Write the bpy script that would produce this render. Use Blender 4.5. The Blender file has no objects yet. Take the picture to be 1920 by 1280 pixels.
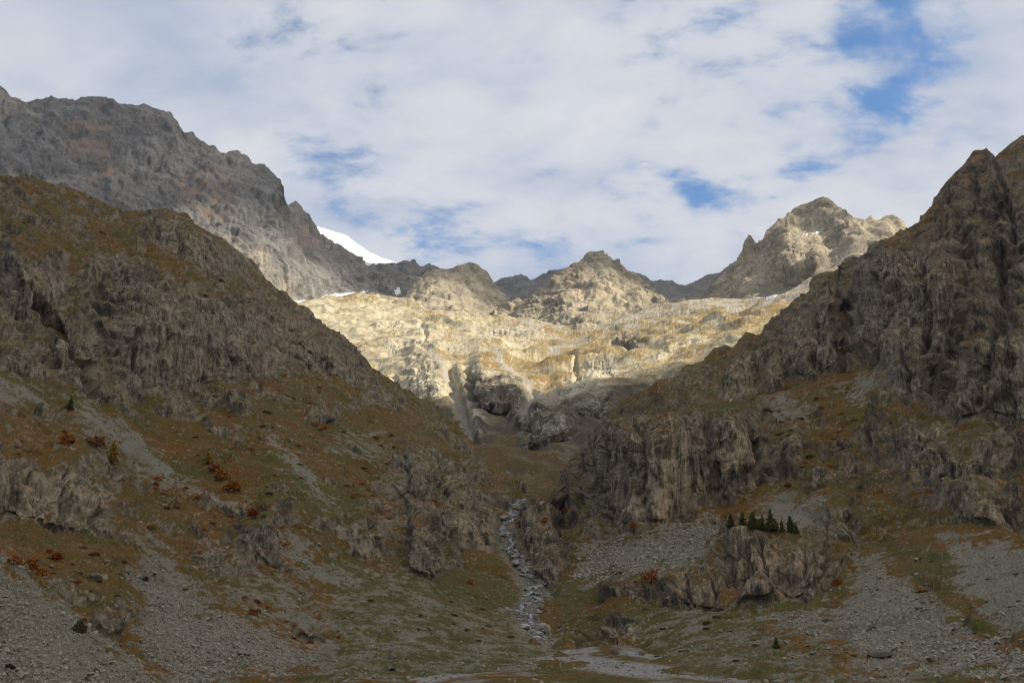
import bpy, math, random
import numpy as np
R = math.radians
random.seed(7)
rng = np.random.default_rng(11)
sc = bpy.context.scene
C = sc.collection

# ------------------------------------------------------------------ camera, sky, sun, exposure
CAM_Z, PITCH, FPX = 13.0, R(16.3), 1884.0
cd = bpy.data.cameras.new('camera')
cam = bpy.data.objects.new('camera', cd); C.objects.link(cam)
cam.location = (0, 0, CAM_Z); cam.rotation_euler = (R(90) + PITCH, 0, 0)
cd.sensor_width = 36; cd.lens = 36 * FPX / 1920; cd.clip_start = .5; cd.clip_end = 60000
sc.camera = cam

SUN_AZ, SUN_EL = R(97), R(39)           # azimuth clockwise from the view direction (+Y)
SUN = np.array([math.sin(SUN_AZ) * math.cos(SUN_EL), math.cos(SUN_AZ) * math.cos(SUN_EL), math.sin(SUN_EL)])
sd = bpy.data.lights.new('sun', 'SUN'); sd.energy = 5.0; sd.angle = R(.53); sd.color = (1.0, .89, .71)
sun = bpy.data.objects.new('sun', sd); C.objects.link(sun)
sun.rotation_euler = (math.pi / 2 - SUN_EL, 0, math.pi - SUN_AZ); sun.location = (2500, -900, 2500)

sc.view_settings.view_transform = 'Standard'
sc.view_settings.look = 'None'
sc.view_settings.exposure = 0.55
sc.view_settings.gamma = 1.0
sc.view_settings.use_curve_mapping = False
sc.cycles.use_denoising = True; sc.cycles.adaptive_threshold = .01
sc.cycles.max_bounces = 4; sc.cycles.diffuse_bounces = 2; sc.cycles.glossy_bounces = 1
sc.cycles.transparent_max_bounces = 12
sc.cycles.caustics_reflective = False; sc.cycles.caustics_refractive = False


def direction(px, py):
    """unit view vectors of photograph pixels, only used to lay the control points out in the world"""
    x = (np.asarray(px, float) - 960) / FPX; y = (640 - np.asarray(py, float)) / FPX
    up = y * math.cos(PITCH) + math.sin(PITCH); fw = math.cos(PITCH) - y * math.sin(PITCH)
    d = np.stack([x, fw, up], -1)
    return d / np.linalg.norm(d, axis=-1, keepdims=True)


def at(px, py, r):
    return np.array([0, 0, CAM_Z]) + direction(px, py) * np.asarray(r, float)[..., None]


class N:
    """small node-tree helper"""
    def __init__(s, tree): s.t = tree; tree.nodes.clear()
    def n(s, kind, **kw):
        o = s.t.nodes.new(kind)
        for k, v in kw.items(): setattr(o, k, v)
        return o
    def l(s, a, b): s.t.links.new(a, b)
    def put(s, sock, v):
        if hasattr(v, 'is_output'): s.l(v, sock)
        else: sock.default_value = v
    def math(s, op, a, b=0., c=None, clamp=False):
        o = s.n('ShaderNodeMath', operation=op, use_clamp=clamp)
        s.put(o.inputs[0], a); s.put(o.inputs[1], b)
        if c is not None: s.put(o.inputs[2], c)
        return o.outputs[0]
    def vmath(s, op, a, b=(0, 0, 0)):
        o = s.n('ShaderNodeVectorMath', operation=op)
        s.put(o.inputs[0], a); s.put(o.inputs[1], b)
        return o.outputs['Value'] if op in ('DOT_PRODUCT', 'LENGTH') else o.outputs[0]
    def ramp(s, v, a, b, o0=0., o1=1., smooth=True):
        o = s.n('ShaderNodeMapRange', clamp=True)
        if smooth: o.interpolation_type = 'SMOOTHSTEP'
        s.put(o.inputs[0], v)
        for i, q in enumerate((a, b, o0, o1)): s.put(o.inputs[i + 1], q)
        return o.outputs[0]
    def mix(s, f, a, b, mode='MIX'):
        o = s.n('ShaderNodeMix', data_type='RGBA', blend_type=mode)
        s.put(o.inputs[0], f)
        for i, q in ((6, a), (7, b)):
            s.put(o.inputs[i], q if hasattr(q, 'is_output') or len(q) == 4 else (*q, 1))
        return o.outputs[2]
    def noise(s, vec, scale, detail=3., rough=.55, dist=0.):
        o = s.n('ShaderNodeTexNoise'); s.put(o.inputs['Vector'], vec); s.put(o.inputs['Scale'], scale)
        o.inputs['Detail'].default_value = detail; o.inputs['Roughness'].default_value = rough
        o.inputs['Distortion'].default_value = dist
        return o.outputs[0]
    def voro(s, vec, scale, feature='F1', out=0):
        o = s.n('ShaderNodeTexVoronoi', feature=feature); s.put(o.inputs['Vector'], vec); s.put(o.inputs['Scale'], scale)
        return o.outputs[out]
    def attr(s, name):
        return s.n('ShaderNodeAttribute', attribute_name=name).outputs['Fac']


# world: Nishita sky behind a broken altocumulus deck that covers the whole dome
w = bpy.data.worlds.new('World'); sc.world = w; w.use_nodes = True
k = N(w.node_tree)
sky = k.n('ShaderNodeTexSky', sky_type='NISHITA', sun_disc=False)
sky.sun_elevation = SUN_EL; sky.sun_rotation = SUN_AZ; sky.altitude = 1900; sky.air_density = 1.0; sky.dust_density = .4; sky.ozone_density = 2.2
dirv = k.n('ShaderNodeTexCoord').outputs['Generated']
sep = k.n('ShaderNodeSeparateXYZ'); k.l(dirv, sep.inputs[0])
zz = k.math('ADD', k.math('MAXIMUM', sep.outputs[2], 0.), .30)
u = k.math('DIVIDE', sep.outputs[0], zz); v = k.math('DIVIDE', sep.outputs[1], zz)
cmb = k.n('ShaderNodeCombineXYZ'); k.l(u, cmb.inputs[0]); k.l(v, cmb.inputs[1])
mp = k.n('ShaderNodeMapping'); k.l(cmb.outputs[0], mp.inputs[0])
mp.inputs['Rotation'].default_value = (0, 0, R(32)); mp.inputs['Scale'].default_value = (.85, 1.25, 1); mp.inputs['Location'].default_value = (3.1, 1.7, .4)
n_big = k.noise(mp.outputs[0], 2.1, 2., .5, .25)
n_mid = k.noise(mp.outputs[0], 6.5, 6., .60, .30)
n_fine = k.noise(mp.outputs[0], 17., 4., .6, .2)
cov = k.math('ADD', k.math('ADD', k.math('MULTIPLY', n_big, .28), .052), k.math('ADD', k.math('MULTIPLY', n_mid, .62), k.math('MULTIPLY', n_fine, .26)))
bias = 0.
for (px, py, amp, wid) in ((1640, 80, .17, .06), (1690, 170, .15, .04), (1590, 25, .16, .05), (1760, 40, .16, .05), (1870, 55, .16, .05), (1420, 105, .13, .05), (1300, 125, .08, .045), (1250, 165, .06, .04), (1500, 305, .10, .03), (1312, 358, .20, .014),
                           (640, 345, .11, .03), (760, 415, .05, .035), (690, 440, .04, .04), (790, 490, .10, .03), (560, 215, .05, .07), (1290, 290, .06, .05)):
    d = direction(px, py)
    dt = k.vmath('DOT_PRODUCT', dirv, tuple(d))
    g = k.math('POWER', k.math('MAXIMUM', dt, 0.), 2. / wid ** 2 * .5)
    g = k.math('MULTIPLY', g, -amp * .50)
    bias = g if isinstance(bias, float) else k.math('ADD', bias, g)
cov = k.math('ADD', cov, bias)
cover = k.ramp(cov, .41, .57)
shade = k.noise(mp.outputs[0], 3.4, 4., .5, .3)
thick = k.ramp(cov, .52, .72)
tone = k.math('ADD', k.math('MULTIPLY', k.ramp(shade, .36, .66), .7), k.math('MULTIPLY', thick, .3))
ccol = k.mix(tone, (.41, .48, .64), (.73, .742, .775))
bg1 = k.n('ShaderNodeBackground'); k.l(k.mix(1., sky.outputs[0], (.95, 1.2, 1.3), 'MULTIPLY'), bg1.inputs[0]); bg1.inputs[1].default_value = .10
bg2 = k.n('ShaderNodeBackground'); k.l(ccol, bg2.inputs[0]); bg2.inputs[1].default_value = .72
mx = k.n('ShaderNodeMixShader'); k.l(k.math('MULTIPLY', cover, .97), mx.inputs[0]); k.l(bg1.outputs[0], mx.inputs[1]); k.l(bg2.outputs[0], mx.inputs[2])
wo = k.n('ShaderNodeOutputWorld'); k.l(mx.outputs[0], wo.inputs[0])

# ------------------------------------------------------------------ numpy noise
f32 = np.float32


def band_volume(n, seed):
    g = np.random.default_rng(seed).standard_normal((n, n, n)).astype(f32)
    q = np.fft.fftfreq(n) * n
    kk = np.sqrt(q[:, None, None] ** 2 + q[None, :, None] ** 2 + (np.fft.rfftfreq(n) * n)[None, None, :] ** 2)
    f = np.exp(-((kk - n / 11.) / (n / 30.)) ** 2)
    o = np.fft.irfftn(np.fft.rfftn(g) * f, s=(n, n, n)).astype(f32)
    return o / o.std() * .5


def facet_volume(cells, vox, seed):
    """random tilted planes in Voronoi cells: broken, jointed rock; and the distance to the joints"""
    r = np.random.default_rng(seed); n = cells * vox
    jit = r.random((cells, cells, cells, 3)).astype(f32); val = r.uniform(-1, 1, (cells,) * 3).astype(f32)
    gr = r.normal(0, 1, (cells, cells, cells, 3)).astype(f32)
    ax = (np.arange(n) / vox).astype(f32)
    P = np.stack(np.meshgrid(ax, ax, ax, indexing='ij'), -1); I = P.astype(np.int32)
    b1 = np.full((n,) * 3, 9, f32); b2 = b1.copy(); o = np.zeros_like(b1)
    for a in (-1, 0, 1):
        for b in (-1, 0, 1):
            for c in (-1, 0, 1):
                J = I + np.array([a, b, c], np.int32); M = J % cells
                i = (M[..., 0], M[..., 1], M[..., 2])
                D = P - (J + jit[i]); d = np.sqrt((D * D).sum(-1))
                nv = val[i] * .7 + (D * gr[i]).sum(-1) * .55
                near = d < b1
                b2 = np.where(near, b1, np.minimum(b2, d)); b1 = np.where(near, d, b1); o = np.where(near, nv, o)
    return o, b2 - b1


VOL = band_volume(128, 3)
FAC, JOINT = facet_volume(12, 8, 5)


def tri(vol, X, Y, Z):
    n = vol.shape[0]; fl = vol.ravel()
    out = None
    xi = np.floor(X); yi = np.floor(Y); zi = np.floor(Z)
    fx = (X - xi).astype(f32); fy = (Y - yi).astype(f32); fz = (Z - zi).astype(f32)
    x0 = xi.astype(np.int64) % n; y0 = yi.astype(np.int64) % n; z0 = zi.astype(np.int64) % n
    x1 = (x0 + 1) % n; y1 = (y0 + 1) % n; z1 = (z0 + 1) % n
    def g(a, b, c): return fl[(a * n + b) * n + c]
    c0 = (g(x0, y0, z0) * (1 - fz) + g(x0, y0, z1) * fz) * (1 - fy) + (g(x0, y1, z0) * (1 - fz) + g(x0, y1, z1) * fz) * fy
    c1 = (g(x1, y0, z0) * (1 - fz) + g(x1, y0, z1) * fz) * (1 - fy) + (g(x1, y1, z0) * (1 - fz) + g(x1, y1, z1) * fz) * fy
    return c0 * (1 - fx) + c1 * fx


ROT = [np.linalg.qr(np.random.default_rng(40 + i).normal(size=(3, 3)))[0].astype(f32) for i in range(12)]


def band(P, lam, i=0, aniso=(1, 1, 1), rot=True):
    q = (P * np.array(aniso, f32) / lam * 11.6).astype(f32)
    if rot: q = q @ ROT[i % 12]
    return tri(VOL, q[..., 0] + 17.3 * i, q[..., 1] + 31.7 * i, q[..., 2] + 5.1 * i)


def facet(P, lam, i=0, aniso=(1, 1, 1), vol=None):
    q = (P * np.array(aniso, f32) / lam * 8).astype(f32)
    a = .55 * i; c, s = math.cos(a), math.sin(a)
    return tri(FAC if vol is None else vol, q[..., 0] * c - q[..., 1] * s + 13.1 * i, q[..., 0] * s + q[..., 1] * c + 7.9 * i, q[..., 2] + 3.3 * i)


def sstep(x, a, b):
    t = np.clip((x - a) / (b - a), 0, 1); return t * t * (3 - 2 * t)


def poly_sd(X, Y, poly):
    """signed distance to a polygon, positive inside"""
    poly = np.array(poly, float); d = np.full(X.shape, 1e9); inside = np.zeros(X.shape, bool)
    m = len(poly)
    for i in range(m):
        (ax, ay), (bx, by) = poly[i], poly[(i + 1) % m]
        ex, ey = bx - ax, by - ay
        t = np.clip(((X - ax) * ex + (Y - ay) * ey) / (ex * ex + ey * ey + 1e-9), 0, 1)
        d = np.minimum(d, (X - ax - t * ex) ** 2 + (Y - ay - t * ey) ** 2)
        c = (ay > Y) != (by > Y)
        inside ^= c & (X < ax + (Y - ay) * ex / (ey if abs(ey) > 1e-9 else 1e-9))
    d = np.sqrt(d)
    return np.where(inside, d, -d)


def line_sd(X, Y, pts, wid):
    d = np.full(X.shape, 1e9)
    for (ax, ay), (bx, by) in zip(pts[:-1], pts[1:]):
        ex, ey = bx - ax, by - ay
        t = np.clip(((X - ax) * ex + (Y - ay) * ey) / (ex * ex + ey * ey + 1e-9), 0, 1)
        d = np.minimum(d, np.hypot(X - ax - t * ex, Y - ay - t * ey))
    return wid - d


def tps_fit(pts):
    p = np.array(pts, float); x = p[:, :2] / 500.; z = np.log(p[:, 2]); n = len(p)
    d = np.linalg.norm(x[:, None] - x[None], axis=-1)
    K = np.where(d > 0, d * d * np.log(d + 1e-12), 0) + np.eye(n) * 2e-3
    Q = np.hstack([np.ones((n, 1)), x]); A = np.block([[K, Q], [Q.T, np.zeros((3, 3))]])
    c = np.linalg.solve(A, np.concatenate([z, np.zeros(3)]))
    def f(X, Y):
        X = np.asarray(X, f32) / 500; Y = np.asarray(Y, f32) / 500
        o = c[n] + c[n + 1] * X + c[n + 2] * Y
        for i in range(n):
            d2 = (X - x[i, 0]) ** 2 + (Y - x[i, 1]) ** 2
            o = o + c[i] * .5 * d2 * np.log(d2 + 1e-12)
        return o
    return f


def grid_normals(P):
    du = np.empty_like(P); dv = np.empty_like(P)
    du[:, 1:-1] = P[:, 2:] - P[:, :-2]; du[:, 0] = P[:, 1] - P[:, 0]; du[:, -1] = P[:, -1] - P[:, -2]
    dv[1:-1] = P[2:] - P[:-2]; dv[0] = P[1] - P[0]; dv[-1] = P[-1] - P[-2]
    n = np.cross(du, dv); n /= np.linalg.norm(n, axis=-1, keepdims=True) + 1e-9
    return n


def blur(A, n):
    for ax in (0, 1):
        c = np.cumsum(np.concatenate([np.repeat(np.take(A, [0], ax), n + 1, ax), A, np.repeat(np.take(A, [-1], ax), n, ax)], ax), ax)
        m = A.shape[ax]
        A = (np.take(c, range(2 * n + 1, 2 * n + 1 + m), ax) - np.take(c, range(0, m), ax)) / (2 * n + 1)
    return A


def mesh_from(name, V, F, mat, attrs=None, smooth=True, parent=None):
    """V (n,3) F (m,k) -> one mesh object; attrs: point float attributes"""
    me = bpy.data.meshes.new(name); kf = F.shape[1]
    me.vertices.add(len(V)); me.vertices.foreach_set('co', np.ascontiguousarray(V, f32).ravel())
    me.loops.add(F.size); me.loops.foreach_set('vertex_index', np.ascontiguousarray(F, np.int32).ravel())
    me.polygons.add(len(F)); me.polygons.foreach_set('loop_start', np.arange(0, F.size, kf, dtype=np.int32))
    me.polygons.foreach_set('use_smooth', np.full(len(F), smooth))
    me.update(calc_edges=True)
    for a, val in (attrs or {}).items():
        at_ = me.attributes.new(a, 'FLOAT', 'POINT'); at_.data.foreach_set('value', np.ascontiguousarray(val, f32).ravel())
    if isinstance(mat, (list, tuple)):
        for m in mat: me.materials.append(m)
    else: me.materials.append(mat)
    o = bpy.data.objects.new(name, me); C.objects.link(o)
    if parent: o.parent = parent
    return o


def tag(o, label=None, cat=None, group=None, kind=None):
    for a, b in (('label', label), ('category', cat), ('group', group), ('kind', kind)):
        if b: o[a] = b
    return o


# ------------------------------------------------------------------ terrain material
def terrain_mat(name, s=1., rock=((.066, .055, .042), (.285, .245, .178)), rock_pale=(.42, .36, .265), grass=((.150, .076, .016), (.092, .086, .019), (.235, .080, .013)),
                scree=((.19, .175, .138), (.38, .35, .275)), stain=.75, warm_or_shade=(.24, .15, .10), specks=.5, bump=.8, warmr=(.4, .7), gamt=.55, gcol=(.085, .092, .032)):
    """s: metres of the finest grain. Attributes: rock, scree, green, pale, warm"""
    m = bpy.data.materials.new(name); m.use_nodes = True; k = N(m.node_tree)
    P = k.n('ShaderNodeTexCoord').outputs['Object']
    tall = k.vmath('MULTIPLY', P, (1, 1, .13))
    a_rock, a_scree, a_green_or_shade, a_pale, a_warm_or_shade = (k.attr(q) for q in ('rock', 'scree', 'green', 'pale', 'warm_or_shade')); a_wall = k.attr('wall')
    # rock
    n1 = k.noise(P, .10 / s, 5., .65); n2 = k.noise(P, .9 / s, 4., .65); nt = k.noise(tall, .45 / s, 5., .7, 0.)
    rc = k.mix(k.ramp(n1, .32, .68), rock[0], rock[1])
    rc = k.mix(k.math('MULTIPLY', k.ramp(n2, .48, .72), .6), rc, tuple(min(1, c * 1.6) for c in rock[1]))
    rc = k.mix(k.math('MULTIPLY', k.ramp(k.noise(P, .42 / s, 4., .7), .50, .66), .6), rc, tuple(c * .7 for c in rock[0]))
    rc = k.mix(k.math('MULTIPLY', a_pale, k.math('MULTIPLY', k.ramp(nt, .36, .62), k.ramp(n1, .30, .62))), rc, rock_pale)
    rc = k.mix(k.math('MULTIPLY', a_warm_or_shade, k.ramp(n1, *warmr)), rc, warm_or_shade)
    st = k.math('MULTIPLY', k.ramp(nt, .50, .66), k.ramp(k.noise(P, .035 / s, 2.), .38, .62))
    rc = k.mix(k.math('MULTIPLY', st, stain), rc, (.035, .034, .034))
    str1 = k.noise(k.vmath('MULTIPLY', P, (1, 1, .09)), .30 / s, 5., .7, 0.); str2 = k.noise(k.vmath('MULTIPLY', P, (1, 1, .12)), .95 / s, 5., .72, 0.)
    sv = k.math('ADD', k.math('MULTIPLY', str1, .6), k.math('MULTIPLY', str2, .4))
    rc = k.mix(k.math('MULTIPLY', a_wall, k.ramp(sv, .50, .61, 0., .66)), rc, rock_pale)
    rc = k.mix(k.math('MULTIPLY', a_wall, k.ramp(sv, .475, .40, 0., .85)), rc, (.028, .026, .024))
    # grass
    g1 = k.noise(P, .035 / s, 4., .6); g2 = k.noise(P, .22 / s, 4., .6); g3 = k.noise(P, 1.1 / s, 3., .6)
    gc = k.mix(k.ramp(g1, .38, .62), grass[0], grass[1])
    gc = k.mix(k.math('MULTIPLY', k.ramp(g2, .50, .72), .8), gc, grass[2])
    gc = k.mix(k.math('MULTIPLY', a_green_or_shade, gamt), gc, gcol)
    gc = k.mix(k.math('MULTIPLY', k.ramp(g3, .48, .68), .75), gc, tuple(c * .42 for c in grass[1]))
    gc = k.mix(k.math('MULTIPLY', k.ramp(k.noise(P, .13 / s, 3., .6), .54, .66), .7), gc, tuple(c * .6 for c in grass[1]))
    gc = k.mix(k.math('MULTIPLY', k.ramp(k.noise(P, 2.6 / s, 3., .7), .50, .64), .6), gc, tuple(c * .35 for c in grass[1]))
    gc = k.mix(k.math('MULTIPLY', k.ramp(k.noise(P, .5 / s, 4., .7), .55, .68), .55), gc, tuple(min(1, c * 1.5) for c in grass[0]))
    sp = k.ramp(k.voro(P, .55 / s), .16, .24, 1., 0.)
    sp = k.math('MULTIPLY', sp, k.ramp(k.noise(P, .06 / s, 3.), .42, .62))
    gc = k.mix(k.math('MULTIPLY', sp, specks), gc, (.27, .25, .21))
    # scree
    v1 = k.n('ShaderNodeTexVoronoi'); k.put(v1.inputs['Vector'], P); v1.inputs['Scale'].default_value = 2.6 / s
    vs = k.n('ShaderNodeSeparateColor'); k.l(v1.outputs['Color'], vs.inputs[0])
    v2 = k.n('ShaderNodeTexVoronoi'); k.put(v2.inputs['Vector'], P); v2.inputs['Scale'].default_value = 1.0 / s
    vs2 = k.n('ShaderNodeSeparateColor'); k.l(v2.outputs['Color'], vs2.inputs[0])
    tone = k.math('ADD', k.math('MULTIPLY', vs.outputs[0], .6), k.math('MULTIPLY', vs2.outputs[1], .4))
    scol = k.mix(tone, scree[0], scree[1])
    scol = k.mix(k.math('MULTIPLY', k.ramp(k.noise(P, .05 / s, 4.), .5, .72), .45), scol, (.13, .115, .05))
    gap = k.ramp(v1.outputs['Distance'], .35, .75, 0., .45)
    scol = k.mix(gap, scol, (.06, .055, .045))
    col = k.mix(a_rock, gc, rc)
    col = k.mix(a_scree, col, scol)
    # relief
    h = k.math('ADD', k.math('MULTIPLY', k.noise(P, .8 / s, 5., .7), 1.), k.math('MULTIPLY', v1.outputs['Distance'], k.math('MULTIPLY', a_scree, -.6)))
    b = k.n('ShaderNodeBump'); k.l(h, b.inputs['Height']); b.inputs['Strength'].default_value = bump; b.inputs['Distance'].default_value = 1.1 * s
    p = k.n('ShaderNodeBsdfPrincipled'); k.l(col, p.inputs['Base Color']); p.inputs['Roughness'].default_value = .92
    p.inputs['Specular IOR Level'].default_value = .15; k.l(b.outputs[0], p.inputs['Normal'])
    o = k.n('ShaderNodeOutputMaterial'); k.l(p.outputs[0], o.inputs[0])
    return m


def simple_mat(name, c1, c2, scale, rough=.9, bump=.3, dist=.2, c3=None, c3amt=.5):
    m = bpy.data.materials.new(name); m.use_nodes = True; k = N(m.node_tree)
    P = k.n('ShaderNodeTexCoord').outputs['Object']
    oi = k.n('ShaderNodeObjectInfo').outputs['Random']
    n = k.noise(P, scale, 5., .65)
    c = k.mix(k.ramp(n, .3, .7), c1, c2)
    if c3: c = k.mix(k.math('MULTIPLY', k.ramp(k.noise(P, scale * 2.7, 3.), .52, .7), c3amt), c, c3)
    c = k.mix(.35, c, k.mix(oi, tuple(q * .55 for q in c1), tuple(min(1, q * 1.35) for q in c2)))
    b = k.n('ShaderNodeBump'); k.l(k.noise(P, scale * 3, 5., .7), b.inputs['Height']); b.inputs['Strength'].default_value = bump; b.inputs['Distance'].default_value = dist
    p = k.n('ShaderNodeBsdfPrincipled'); k.l(c, p.inputs['Base Color']); p.inputs['Roughness'].default_value = rough
    p.inputs['Specular IOR Level'].default_value = .2; k.l(b.outputs[0], p.inputs['Normal'])
    o = k.n('ShaderNodeOutputMaterial'); k.l(p.outputs[0], o.inputs[0])
    return m


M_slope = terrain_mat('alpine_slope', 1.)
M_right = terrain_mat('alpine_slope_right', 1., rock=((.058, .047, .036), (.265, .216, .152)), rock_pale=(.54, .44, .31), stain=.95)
M_bowl = terrain_mat('hanging_valley', 2., rock=((.275, .245, .170), (.52, .47, .345)), rock_pale=(.50, .47, .40), grass=((.25, .170, .072), (.28, .225, .108), (.28, .150, .054)), scree=((.31, .29, .25), (.52, .49, .43)), stain=.35, specks=.8, bump=.4, warm_or_shade=(.085, .072, .052), warmr=(.2, .5), gamt=.9, gcol=(.10, .062, .022))  # lower-bowl shade is mixed into the dark rock tint and brown grass tint
M_far = terrain_mat('far_rock', 4., rock=((.135, .132, .130), (.24, .232, .218)), rock_pale=(.38, .34, .27), grass=((.22, .19, .12), (.26, .22, .13), (.24, .18, .10)), scree=((.26, .24, .20), (.38, .35, .29)), stain=.45, warm_or_shade=(.31, .21, .15))
M_peak = terrain_mat('warm_peak_rock', 4., rock=((.17, .152, .118), (.40, .352, .262)), rock_pale=(.46, .40, .30), grass=((.24, .20, .12), (.27, .225, .13), (.25, .18, .10)), scree=((.27, .245, .20), (.40, .365, .30)), stain=.4, warm_or_shade=(.36, .24, .16))
M_snow = simple_mat('old_snow', (.50, .53, .58), (.66, .68, .70), .03, .6, .6, 6.)

# ------------------------------------------------------------------ terrain layers
LAYERS = {}


def layer(name, crest, bottom, ctrl, step=1.7, cliffs=(), rock=(), rockbias=.5, scree=(), green=(), pale=(), warm_or_shade=(), dry=(), lam=60., amp=.16, smooth_amp=.05,
          mat=None, split=(), nz_rock=.60, back=26., seed=0, vert=.45, rows=None, label=None, jag=1., gully=0., cliffk=.8, terr=(), dip=(.3, 0.), joint=1., warp=1., rkw=.22, ribs=.15, ribz=.30, rgh=.25, clefts=(), spots=0., crestk=.25, flatk=.15, grain=1., ledge=1.):
    crest = np.array(crest, float); bottom = np.array(bottom, float)
    x0, x1 = crest[0, 0], crest[-1, 0]
    ins = np.arange(max(x0, -40), min(x1, 1960) + .1, step)
    px = np.concatenate([np.arange(x0, ins[0] - 1, 9.), ins, np.arange(ins[-1] + 9, x1 + 1, 9.)])
    yc = np.interp(px, crest[:, 0], crest[:, 1]); yb = np.interp(px, bottom[:, 0], bottom[:, 1])
    nr = rows or int(np.max(yb - yc) / step)
    t = np.linspace(0, 1, nr)[:, None]
    PX = np.repeat(px[None], nr, 0); PY = yb[None] + (yc - yb)[None] * t
    f = tps_fit(ctrl); L = f(PX, PY)
    W = np.zeros_like(PX)                                # cliffs: near-vertical walls with a ledge on top
    for cl in cliffs:
        top = np.array(cl[0], float); bot = np.array(cl[1], float); ck = cl[2] if len(cl) > 2 else cliffk
        a, b = max(top[0, 0], bot[0, 0]), min(top[-1, 0], bot[-1, 0])
        c0, c1 = np.searchsorted(px, a - 1), np.searchsorted(px, b + 1)
        if c1 - c0 < 3: continue
        X = px[c0:c1]; wv = np.interp(X, np.arange(-500, 2500, 45.), np.random.default_rng(int(b) + 900).normal(0, 4, 67))
        yt = np.interp(X, top[:, 0], top[:, 1]) + wv; yo = np.interp(X, bot[:, 0], bot[:, 1]) - wv * .6
        h = np.maximum(yo - yt, 6)
        edge = sstep(X, a, a + .30 * (b - a)) * sstep(X, b, b - .30 * (b - a))
        Lb = f(X, yo)
        sub = L[:, c0:c1]; Y = PY[:, c0:c1]
        u = (yo[None] - Y) / h[None]                     # 0 at the foot, 1 at the brink
        wgt = sstep(u, -.04, .10) * (1 - sstep(u, .98, 1.9)) * edge[None]
        L[:, c0:c1] = sub - wgt * ck * np.clip(sub - Lb[None], 0, 1.8 * h[None] / FPX)
        W[:, c0:c1] = np.maximum(W[:, c0:c1], sstep(u, -.06, .08) * (1 - sstep(u, .93, 1.1)) * edge[None])
    Rr = np.exp(L)
    B = (np.array([0, 0, CAM_Z]) + direction(PX, PY) * Rr[..., None]).astype(f32)
    nb = grid_normals(blur(B, 4))
    # ragged polygon masks
    wx = (band(B, lam * .55, 1) * 13 + band(B, lam * .16, 2) * 6) * warp; wy = (band(B, lam * .5, 3) * 9 + band(B, lam * .15, 4) * 5) * warp
    pat = band(B, lam * .5, 6) * .5 + band(B, lam * .17, 7) * .45 + band(B, lam * .07, 9) * .35
    def mask(items, soft=5.9):
        o = np.zeros(PX.shape, f32)
        for it in items:
            if isinstance(it, tuple) and it[0] == 'line': s_ = line_sd(PX + wx * .5, PY + wy * .5, it[1], it[2]); am = it[3] if len(it) > 3 else 1.
            else:
                am = 1.
                if isinstance(it, tuple): am, it = it
                s_ = poly_sd(PX + wx, PY + wy, it) + (pat * 34 * warp if soft == 5.9 else 0)
            mm_ = sstep(s_, -soft, soft)
            if am < 1: mm_ = mm_ * sstep(pat, .5 - am - .22, .5 - am + .42) * .9
            o = np.maximum(o, mm_)
        return o
    m_scree = mask(scree); m_sm = blur(m_scree, 7); m_dry = mask(dry, 18.)
    bias = np.clip(rockbias + .55 * W + .5 * mask(rock, 22.) - .32 * m_dry - 1.2 * m_sm + .30 * band(B, lam * 1.6, 5) + .26 * band(B, lam * .5, 8), 0, 1.2)
    # relief
    q = B + np.stack([band(B, lam * .8, 6), band(B, lam * .8, 7), band(B, lam * .7, 8)], -1) * (lam * .07)
    steep = np.maximum(flatk + (1 - flatk) * sstep(nb[..., 2], .975, .85), .9 * W)     # gentle ground carries little relief
    gentle = .25 + .75 * sstep(nb[..., 2], .40, .72)     # no overhanging ledges where the slope is already a wall
    D = np.zeros(PX.shape, f32); l_ = lam
    Wp = np.maximum(W, .8 * sstep(nb[..., 2], .62, .42))
    for ti, (T, a_) in enumerate(terr):                  # ledges: a steep riser, then a tread
        s_ = B[..., 2] + dip[0] * B[..., 0] + dip[1] * B[..., 1] + band(B, T * 6, 3 + ti) * T * .9 + band(B, T * 1.6, 5 + ti) * T * .30
        u = s_ / T - np.floor(s_ / T)
        on_ = sstep(band(B, T * 4., 7 + ti) + .7 * band(B, T * 1.7, 2 + ti) + .9 * (bias - .5), -.30, .45) * (1 - .8 * W)
        D += (np.where(u < .30, u / .30, (1 - u) / .70) - .5) * T * a_ * on_ * gentle
        Wp = np.maximum(Wp, ledge * on_ * sstep(u, 0, .06) * sstep(u, .40, .30))
    rough = rgh + (1 - rgh) * Wp
    for i in range(7):                                   # broken facets, mostly small
        D += facet(q, l_, i, (1, 1, vert if i < 4 else .7)) * (l_ * amp * (.5, .6, .7, .9, 1.1, 1.3, 1.3)[i] * (1. if i < 3 else jag)) * (rough if i > 1 else 1.); l_ *= .54
    for i, (fl, az) in enumerate(((1.7, 1), (.85, 1), (.42, 1.), (.21, 1.2), (.105, 1.5))):    # rounded ribs with sharp clefts between them
        bl = np.abs(band(q, lam * fl, 3 + i, (1, 1, ribz * az))) - .38
        D += bl * lam * fl * ribs * (.5 + .35 * W if i < 2 else rough)
    for i, (lv, av) in enumerate(((.45, .08), (.22, .13), (.10, .18), (.05, .20))):          # upright pillars on the cliffs
        D += facet(q, lam * lv, 5 + i, (1, 1, .24)) * lam * lv * av * Wp
    jt2 = np.minimum(facet(q, lam * .22, 4, (1, 1, .3), JOINT), .16) - .16
    D += jt2 * lam * .12 * joint * rough
    D *= steep
    if gully:
        D += (np.abs(band(B, lam * 1.5, 9, (1, 1, .22), False)) - .35) * lam * gully
    rk = sstep(bias, .22, .75)
    G = (band(B, lam * 1.3, 2) * .5 + band(B, lam * .5, 3) * .22 + (band(B, lam * .2, 4) * .11 + band(B, lam * .07, 5) * .09 + band(B, lam * .03, 8) * .06) * grain) * lam * smooth_amp * 2
    D = D * rk + G * (1 - .5 * rk)
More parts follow.
